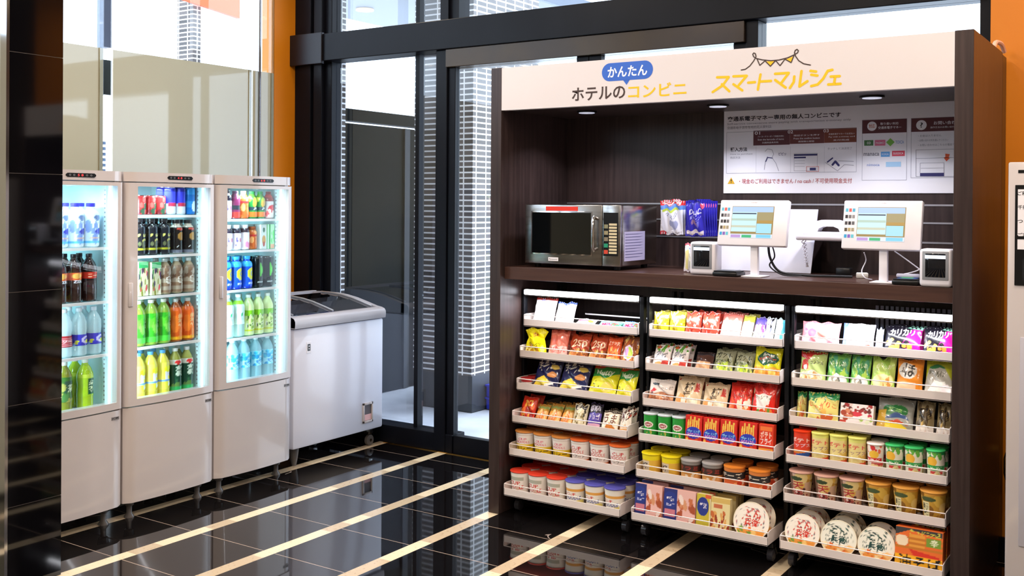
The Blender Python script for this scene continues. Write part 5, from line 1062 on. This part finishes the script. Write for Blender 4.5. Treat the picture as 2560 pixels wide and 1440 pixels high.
tray_fill(0, 2, [('redjar', 1298, 1328, 926, 'small jar with red lid', dict(back=1)), ('navycheese', 1330, 1394, 906, 'dark navy bag with yellow cheese picture', dict(lean=30)), ('navycheese', 1394, 1466, 908, 'dark navy bag with yellow cheese picture', dict(lean=30)),
  ('nutty', 1467, 1537, 918, 'yellow and green crisp bag', dict(lean=30)), ('nutty', 1537, 1603, 922, 'yellow and green crisp bag', dict(lean=30))])
tray_fill(0, 3, [('redpack', 1296, 1334, 994, 'red snack packet', dict(lean=30, back=1)), ('bread', 1334, 1364, 1014, 'small orange bun packet', dict(lean=38, back=1)), ('bread', 1364, 1396, 1014, 'small orange bun packet', dict(lean=38, back=1)), ('bread', 1396, 1427, 1017, 'small orange bun packet', dict(lean=38, back=1)),
  ('blackcream', 1428, 1464, 1012, 'cream packet with black top'), ('purplepack', 1465, 1498, 1012, 'purple packet with black top'), ('cream', 1500, 1543, 1030, 'cream packet with brown lettering', dict(back=1)), ('stripecream', 1546, 1586, 1024, 'cream packet with dark red lettering', dict(back=1))])
tray_fill(0, 4, [('cupyellow', 1280, 1324, 0, 'white noodle cup with yellow band', dict(back=2)), ('cupyellow', 1326, 1370, 0, 'white noodle cup with yellow band', dict(back=2)), ('cupyellow', 1371, 1417, 0, 'white noodle cup with yellow band', dict(back=2)),
  ('cupred', 1413, 1462, 0, 'white noodle cup with orange base', dict(back=2)), ('cupred', 1463, 1513, 0, 'white noodle cup with orange base', dict(back=2)), ('cupred', 1513, 1570, 0, 'white noodle cup with orange base', dict(back=2))])
tray_fill(0, 5, [('cupredlid', 1271, 1318, 0, 'noodle cup with red lid', dict(back=2)), ('cupredlid', 1318, 1366, 0, 'noodle cup with red lid', dict(back=2)), ('cupredlid', 1366, 1412, 0, 'noodle cup with red lid', dict(back=2)),
  ('cupbluelid', 1412, 1460, 0, 'noodle cup with blue lid', dict(back=2)), ('cupbluelid', 1460, 1507, 0, 'noodle cup with blue lid', dict(back=2)), ('cupbluelid', 1507, 1560, 0, 'noodle cup with blue lid', dict(back=2))])
tray_fill(1, 0, [('goldfoil', 1630, 1672, 780, 'gold foil twist bag', dict(t=.05, lean=12, back=1)), ('goldfoil', 1670, 1712, 780, 'gold foil twist bag', dict(t=.05, lean=12, back=1)), ('redfoil', 1708, 1752, 782, 'red foil twist bag', dict(t=.05, lean=12, back=1)), ('redfoil', 1750, 1796, 784, 'red foil twist bag', dict(t=.05, lean=12, back=1)),
  ('pinkflat', 1792, 1848, 786, 'pink peach coloured bag', dict(lean=32, back=1)), ('creamyellow', 1848, 1878, 794, 'pale yellow packet', dict(lean=32, back=1)), ('purplewhite', 1878, 1908, 798, 'purple and white packet', dict(lean=32)), ('blackwhite', 1908, 1932, 800, 'white packet with black print', dict(lean=32)), ('cyanwhite', 1930, 1960, 802, 'pale cyan packet', dict(lean=28))])
tray_fill(1, 1, [('redgreen', 1628, 1672, 866, 'white packet with red corner', dict(lean=32, back=1)), ('redgreen', 1672, 1716, 868, 'white packet with red corner', dict(lean=32, back=1)), ('brownchoc', 1732, 1778, 884, 'dark brown packet', dict(lean=32)), ('cutgreen', 1778, 1830, 880, 'olive green packet', dict(lean=32, back=1)), ('cutgreen', 1832, 1880, 886, 'olive green packet', dict(lean=32, back=1)), ('ovalyellow', 1880, 1950, 874, 'yellow bag with dark green oval', dict(lean=22))])
tray_fill(1, 2, [('whitebrown', 1614, 1682, 950, 'white and brown meat snack bag', dict(lean=26)), ('kaki', 1684, 1750, 946, 'beige rice cracker bag', dict(lean=26, back=1)), ('kaki', 1752, 1816, 962, 'beige rice cracker bag', dict(lean=26)), ('redchili', 1818, 1876, 962, 'red chili snack bag', dict(lean=22, back=1)), ('redwhitec', 1877, 1936, 962, 'red bag with white centre', dict(lean=20, back=1))])
tray_fill(1, 3, [('greencan', 1603, 1639, 0, 'green crisp can', dict(back=1, spin=0)), ('greencan', 1640, 1676, 0, 'green crisp can', dict(back=1, spin=0)), ('greencan', 1677, 1713, 0, 'green crisp can', dict(back=1, spin=0)),
  ('potato', 1716, 1758, 1036, 'red potato stick packet with blue oval', dict(lean=4, back=1)), ('potato', 1760, 1800, 1042, 'red potato stick packet with blue oval', dict(lean=4, back=1)), ('potato', 1803, 1845, 1047, 'red potato stick packet with blue oval', dict(lean=4, back=1)), ('potato', 1850, 1895, 1053, 'red potato stick packet with blue oval', dict(lean=4, back=1)), ('potatored', 1899, 1936, 1058, 'plain red potato packet', dict(lean=4))])
tray_fill(1, 4, [('yellowcup', 1594, 1644, 0, 'yellow lidded snack cup', dict(back=1, spin=0)), ('yellowcup', 1646, 1697, 0, 'yellow lidded snack cup', dict(back=1, spin=0)), ('browntub', 1702, 1752, 0, 'dark brown snack tub', dict(back=1, spin=0)), ('browntub', 1757, 1808, 0, 'dark brown snack tub', dict(back=1, spin=0)), ('blacktub', 1811, 1864, 0, 'black and orange snack tub', dict(back=1, spin=0)), ('blacktub', 1872, 1928, 0, 'black and orange snack tub', dict(back=1, spin=0))])
tray_fill(1, 5, [('foodbox', 1584, 1656, 1208, 'navy and pink food box', dict(lean=6, back=2, dy=.06)), ('foodbox', 1660, 1740, 1222, 'navy and pink food box', dict(lean=6, back=2, dy=.06)), ('foodboxy', 1742, 1778, 1232, 'yellow and navy food box', dict(lean=6, back=1)), ('foodcream', 1777, 1826, 1242, 'cream food packet', dict(lean=6, back=2, dy=.06)), ('bowlbig', 1830, 1918, 0, 'round noodle bowl with red lettering', dict(back=1, dx=.035))])
tray_fill(2, 0, [('pinkcandy', 2000, 2098, 808, 'pink candy bag', dict(lean=24, t=.04)), ('whiteblue', 2102, 2184, 812, 'white bag with blue edge', dict(lean=24, t=.045)), ('bluish', 2186, 2206, 824, 'slim pale blue bag', dict(lean=20)), ('magenta', 2206, 2302, 822, 'black and magenta snack bag', dict(lean=26, back=1)), ('magenta', 2304, 2392, 826, 'black and magenta snack bag', dict(lean=26, back=1))])
tray_fill(2, 1, [('redgreencream', 1996, 2064, 880, 'green crisp bag with red top', dict(lean=20)), ('greenleaf', 2064, 2122, 884, 'leaf green crisp bag', dict(lean=20)), ('greenleaf', 2122, 2174, 886, 'leaf green crisp bag', dict(lean=20)), ('limebag', 2174, 2236, 888, 'lime green crisp bag', dict(lean=20)), ('orangeho', 2238, 2306, 894, 'orange bag with big black character', dict(lean=22)), ('greywhite', 2308, 2390, 908, 'olive and grey crisp bag', dict(lean=26))])
tray_fill(2, 2, [('jaga', 1969, 2016, 978, 'pale yellow snack bag with green top', dict(lean=12, y=.045)), ('jaga', 2016, 2096, 984, 'pale yellow snack bag with green top', dict(lean=14)), ('redwhitepack', 2100, 2184, 1012, 'red and white packet', dict(lean=14)), ('greyfish', 2187, 2282, 1004, 'grey bag with green oval', dict(lean=26)), ('blackbrown', 2286, 2334, 1010, 'brown packet with white base', dict(lean=24)), ('blackbrown', 2338, 2386, 1016, 'brown packet with white base', dict(lean=24))])
tray_fill(2, 3, [('crispred', 1985, 2032, 0, 'red crisp can', dict(back=1, spin=0)), ('crispyellow', 2032, 2078, 0, 'yellow crisp can', dict(back=1, spin=0)), ('crispyellow', 2080, 2126, 0, 'yellow crisp can', dict(back=1, spin=0)), ('crispyellow', 2128, 2174, 0, 'yellow crisp can', dict(back=1, spin=0)),
  ('jagared', 2174, 2216, 0, 'red and white potato stick cup', dict(back=1, spin=0)), ('jagagreen', 2218, 2260, 0, 'green lidded potato stick cup', dict(back=1, spin=0)), ('jagagreen', 2262, 2308, 0, 'green lidded potato stick cup', dict(back=1, spin=0)), ('jagagreen', 2316, 2364, 0, 'green lidded potato stick cup', dict(back=1, spin=0))])
tray_fill(2, 4, [('ramenred', 1964, 2026, 0, 'brown noodle cup with red lettering', dict(back=1, spin=0)), ('ramenred', 2030, 2094, 0, 'brown noodle cup with red lettering', dict(back=1, spin=0)), ('ramenred', 2097, 2161, 0, 'brown noodle cup with red lettering', dict(back=1, spin=0)),
  ('ramengold', 2162, 2228, 0, 'golden noodle cup', dict(back=1, spin=0)), ('ramengold', 2232, 2300, 0, 'golden noodle cup', dict(back=1, spin=0)), ('ramengold', 2306, 2376, 0, 'golden noodle cup', dict(back=1, spin=0))])
tray_fill(2, 5, [('bowlred', 1958, 2048, 0, 'round noodle bowl with red lettering', dict(back=2)), ('bowlgreen', 2048, 2142, 0, 'round noodle bowl with dark green lettering', dict(back=2)), ('bowlgreen', 2140, 2234, 0, 'round noodle bowl with dark green lettering', dict(back=1)), ('friednoodle', 2232, 2362, 1322, 'large orange fried noodle packet', dict(lean=8, back=1, dy=.08))])

# hanging packs on the kiosk wall and the small pack on the counter
for xx, zz, lb in ((-1.94, 1.425, 'chrome hook on the kiosk wall holding the white packets'), (-1.825, 1.425, 'chrome hook on the kiosk wall holding the indigo packets')):
    m = MB(); m.tube([(xx, 4.4265, zz), (xx, 4.20, zz), (xx, 4.195, zz+.010)], .0025, M_chrome, 6); tag(m.build('display_hook'), lb, 'hook', 'chrome display hooks')
def hang(key, x, n, y0, w, h, desc, z):
    for k in range(n):
        o, nm, sx, sz = get(key, lambda: bag(key, w, h, .012), w, h); o.location = (x+.002*k, y0+.021*k, z-h); o.rotation_euler = (0, 0, 0)
        tag(o, '%s%s' % (desc, '' if k == 0 else ', %s behind the front one' % ORD[k-1]), 'packet', 'packs hanging on the kiosk hooks' if n > 1 else None)
hang('pegwhite', -1.94, 3, 4.215, .112, .150, 'white hanging packet with red header', 1.4212)
hang('pegindigo', -1.825, 6, 4.215, .098, .156, 'indigo hanging vitamin packet', 1.4212)
o, nm, sx, sz = get('smallpack', lambda: bag('smallpack', .06, .118, .02), .06, .118); o.location = (-1.768, 4.03, 1.1225); o.rotation_euler = (-.12, 0, 0)
tag(o, 'small clear packet with pink top left of the left barcode scanner', 'packet')

# ---- drinks in the fridges
def drink(kind, key, r, h, **k):
    if kind == 'b': return bottle(key, r, h, **k)
    if kind == 'c': return tin(key, r, h)
    mb, nm = carton(key, r*2, h, r*2, nu=26, nv=36); mb.V[0][:, 1] *= 1; return mb, 'drink_carton'
FN = ['left', 'middle', 'right']
def fridge_row(fi, si, items):
    z = SHELF[fi][si]+.001 if si < len(SHELF[fi])-1 else .509
    y0 = (2.306, 2.809, 3.312)[fi]; xf = FX-.112; Y_ = []
    for it in items:
        yc = on(it[2], 900, X=xf).y
        for _ in range(6):
            p = Vector((xf, yc, z+it[4]/2-CAMH)); v = p.dot(_u3)/p.dot(_f2); yc = on(it[2], CY-v*FPX, X=xf).y
        Y_.append(yc)
    re_ = [it[3]*(1.0 if it[0] != 'x' else 1.20)+.0012 for it in items]; lim = y0+.4575
    for n in range(len(items)-1, -1, -1): Y_[n] = min(Y_[n], lim-re_[n]); lim = Y_[n]-re_[n]
    lim = y0+.0275
    for n in range(len(items)): Y_[n] = max(Y_[n], lim+re_[n]); lim = Y_[n]+re_[n]
    for n, it in enumerate(items):
        kind, key, px, r, h, desc = it[:6]; kw = it[6] if len(it) > 6 else {}; back = kw.get('back', 1); kk = {a: b for a, b in kw.items() if a != 'back'}
        for b in range(back+1):
            o, nm, _, _ = get(key+str(r)+str(h), lambda: drink(kind, key, r, h, **kk))
            o.location = (xf-b*2*re_[n]-(b*.002), Y_[n], z+.0005); o.rotation_euler = (0, 0, PI/2+(.35 if kind != 'x' else .12))
            dress(o, nm, desc, ('%s from left, %s shelf, %s fridge' % (ORD[n], ORD[si], FN[fi])) if b == 0 else 'behind the %s from left, %s shelf, %s fridge' % (ORD[n], ORD[si], FN[fi]), 'drinks on the %s shelf of the %s fridge' % (ORD[si], FN[fi]))
# shelves counted from the top; the heights list holds each shelf's top face
SHELF = {0: [1.202, .968, .737, .509], 1: [1.340, 1.157, .972, .745, .509], 2: [1.318, 1.162, .967, .728, .509]}
S1 = dict(liquid='e8eef4', cap='3a34c0', shape=1, lz=(.05, .82))
fridge_row(0, 0, [('b', 'd_soymilk', 152, .036, .19, 'white bottle with blue cap', S1), ('b', 'd_soymilk', 190, .036, .19, 'white bottle with blue cap', S1), ('b', 'd_soymilk', 226, .036, .19, 'white bottle with blue cap', S1)])
S2 = dict(liquid='2a1410', cap='241c20', lz=(.38, .66))
fridge_row(0, 1, [('b', 'd_colaorange', 150, .033, .205, 'dark cola bottle with orange label', S2), ('b', 'd_colaorange', 184, .033, .205, 'dark cola bottle with orange label', S2), ('b', 'd_cola', 222, .033, .205, 'dark cola bottle with red label', S2)])
S3 = dict(liquid='d8eef4', cap='e8e8f0', lz=(.22, .45), clear=True)
fridge_row(0, 2, [('b', 'd_redlabel', 160, .033, .205, 'clear soda bottle with red label', S3), ('b', 'd_purple', 198, .034, .205, 'clear bottle with purple blue label', S3), ('b', 'd_purple', 234, .034, .205, 'clear bottle with purple blue label', S3)])
fridge_row(0, 3, [('b', 'd_greentea2', 160, .033, .21, 'dark green tea bottle', dict(liquid='7a7a20', cap='e0dcd0', lz=(.2, .7))), ('b', 'd_greentea', 212, .034, .21, 'light green tea bottle', dict(liquid='a8c020', cap='ececdc', lz=(.25, .7)))])
fridge_row(1, 0, [('c', 'd_redcan', 352, .026, .088, 'red fruit drink can', dict(back=0)), ('c', 'd_redcan', 378, .026, .088, 'red fruit drink can', dict(back=0)), ('c', 'd_redcan', 402, .026, .088, 'red fruit drink can', dict(back=0)),
  ('c', 'd_bluecan', 427, .0265, .128, 'tall blue and silver can'), ('c', 'd_bluecan', 450, .0265, .128, 'tall blue and silver can'), ('c', 'd_ltblue', 474, .0265, .128, 'tall light blue can')])
SC = dict(liquid='181418', cap='2c2628', shape=1, lz=(.02, .78))
fridge_row(1, 1, [('b', 'd_coffee', 346, .031, .165, 'black coffee bottle with yellow band', SC), ('b', 'd_coffee', 377, .031, .165, 'black coffee bottle with yellow band', SC), ('b', 'd_coffee', 408, .031, .165, 'black coffee bottle with yellow band', SC),
  ('b', 'd_coffee2', 440, .029, .158, 'brown coffee bottle with gold badge', dict(SC, liquid='c8b8a8')), ('b', 'd_coffee2', 469, .029, .158, 'brown coffee bottle with gold badge', dict(SC, liquid='c8b8a8'))])
fridge_row(1, 2, [('x', 'd_box', 352, .028, .155, 'patterned fruit drink carton'), ('x', 'd_box', 380, .028, .150, 'patterned fruit drink carton'), ('b', 'd_milktea', 411, .030, .164, 'brown milk tea bottle', dict(liquid='a08468', cap='e0dcd8', lz=(.05, .8))), ('b', 'd_milktea', 440, .030, .164, 'brown milk tea bottle', dict(liquid='a08468', cap='e0dcd8', lz=(.05, .8))), ('b', 'd_milktea', 470, .030, .164, 'brown milk tea bottle', dict(liquid='a08468', cap='e0dcd8', lz=(.05, .8)))])
SG = dict(liquid='88a838', cap='f0ece0', lz=(.06, .7))
fridge_row(1, 3, [('b', 'd_green', 347, .033, .205, 'bright green tea bottle', SG), ('b', 'd_green', 378, .033, .205, 'bright green tea bottle', SG), ('b', 'd_green', 408, .033, .205, 'bright green tea bottle', SG), ('b', 'd_orange', 438, .032, .20, 'orange labelled barley tea bottle', dict(liquid='a85018', cap='e0dcd8', lz=(.05, .8))), ('b', 'd_orange', 468, .032, .20, 'orange labelled barley tea bottle', dict(liquid='a85018', cap='e0dcd8', lz=(.05, .8)))])
SL = dict(liquid='e0d048', cap='5aa0d8', lz=(.12, .72))
fridge_row(1, 4, [('b', 'd_lemon', 345, .032, .205, 'yellow lemon drink bottle', SL), ('b', 'd_lemon', 376, .032, .205, 'yellow lemon drink bottle', SL), ('b', 'd_lemon', 406, .032, .205, 'yellow lemon drink bottle', SL), ('b', 'd_darkgreen', 437, .031, .205, 'dark green tea bottle', dict(liquid='98983c', cap='e8e4e0', lz=(.05, .74))), ('b', 'd_darkgreen', 466, .031, .205, 'dark green tea bottle', dict(liquid='98983c', cap='e8e4e0', lz=(.05, .74)))])
fridge_row(2, 0, [('b', 'd_whiteblack', 576, .028, .142, 'white bottle with dark neck', dict(liquid='d8d0d8', cap='3a2c34', shape=1, lz=(.02, .8))), ('b', 'd_pink', 594, .0265, .138, 'dark pink juice bottle', dict(liquid='6a2c48', cap='58384c', lz=(.02, .78))), ('b', 'd_vegb', 614, .0265, .138, 'orange vegetable juice bottle', dict(liquid='b0602c', cap='c8c060', lz=(.02, .78))), ('b', 'd_veg', 636, .0265, .138, 'green vegetable juice bottle', dict(liquid='4c7a30', cap='3a8a48', lz=(.02, .78))), ('b', 'd_veg', 658, .0265, .138, 'green vegetable juice bottle', dict(liquid='4c7a30', cap='3a8a48', lz=(.02, .78))), ('b', 'd_tomato', 684, .0275, .138, 'tomato juice bottle', dict(liquid='b83830', cap='8a3028', lz=(.02, .78)))])
fridge_row(2, 1, [('b', 'd_whiteblack', 576, .026, .125, 'white bottle with dark neck', dict(liquid='d8d0d8', cap='f0ecf0', shape=1, lz=(.02, .85))), ('b', 'd_whiteblack', 594, .026, .125, 'white bottle with dark neck', dict(liquid='d8d0d8', cap='f0ecf0', shape=1, lz=(.02, .85))), ('b', 'd_whitepink', 613, .026, .125, 'white and pink bottle', dict(liquid='d8c8c8', cap='f0ecf0', shape=1, lz=(.02, .85))), ('b', 'd_vegb', 630, .024, .115, 'small orange juice bottle', dict(liquid='b0602c', cap='a0502c', shape=1, lz=(.02, .8))),
  ('x', 'd_juice', 654, .021, .125, 'white fruit juice carton'), ('x', 'd_juiceg', 680, .021, .125, 'pale green juice carton')])
SB = dict(liquid='1c50d0', cap='38a8e8', shape=1, lz=(.0, .84))
fridge_row(2, 2, [('b', 'd_bluesport', 564, .029, .162, 'blue aluminium bottle with yellow circle', SB), ('b', 'd_bluesport', 589, .029, .162, 'blue aluminium bottle with yellow circle', SB), ('b', 'd_bluesport', 616, .029, .162, 'blue aluminium bottle with yellow circle', SB), ('c', 'd_energy', 643, .0285, .155, 'black energy drink can'), ('c', 'd_energy', 667, .0285, .155, 'black energy drink can')])
SW = dict(liquid='d0f0e8', cap='ecfcf8', lz=(.3, .85), clear=True)
fridge_row(2, 3, [('b', 'd_clearg', 578, .033, .212, 'clear bottle with small green dot', SW), ('b', 'd_clearg', 610, .033, .212, 'clear bottle with small green dot', SW), ('b', 'd_limebottle', 643, .031, .205, 'lime green bottle', dict(liquid='d8e8a0', cap='f4f8f0', lz=(.1, .62))), ('b', 'd_limebottle', 670, .031, .205, 'lime green bottle', dict(liquid='d8e8a0', cap='f4f8f0', lz=(.1, .62))), ('b', 'd_limebottle', 694, .031, .205, 'lime green bottle', dict(liquid='d8e8a0', cap='f4f8f0', lz=(.1, .62)))])
SA = dict(liquid='b8ecf8', cap='ecfcfc', lz=(.3, .66), clear=True)
fridge_row(2, 4, [('b', 'd_water', 580, .032, .208, 'pale blue water bottle', SA), ('b', 'd_water', 609, .032, .208, 'pale blue water bottle', SA), ('b', 'd_water', 638, .032, .208, 'pale blue water bottle', SA), ('b', 'd_water', 667, .032, .208, 'pale blue water bottle', SA)])
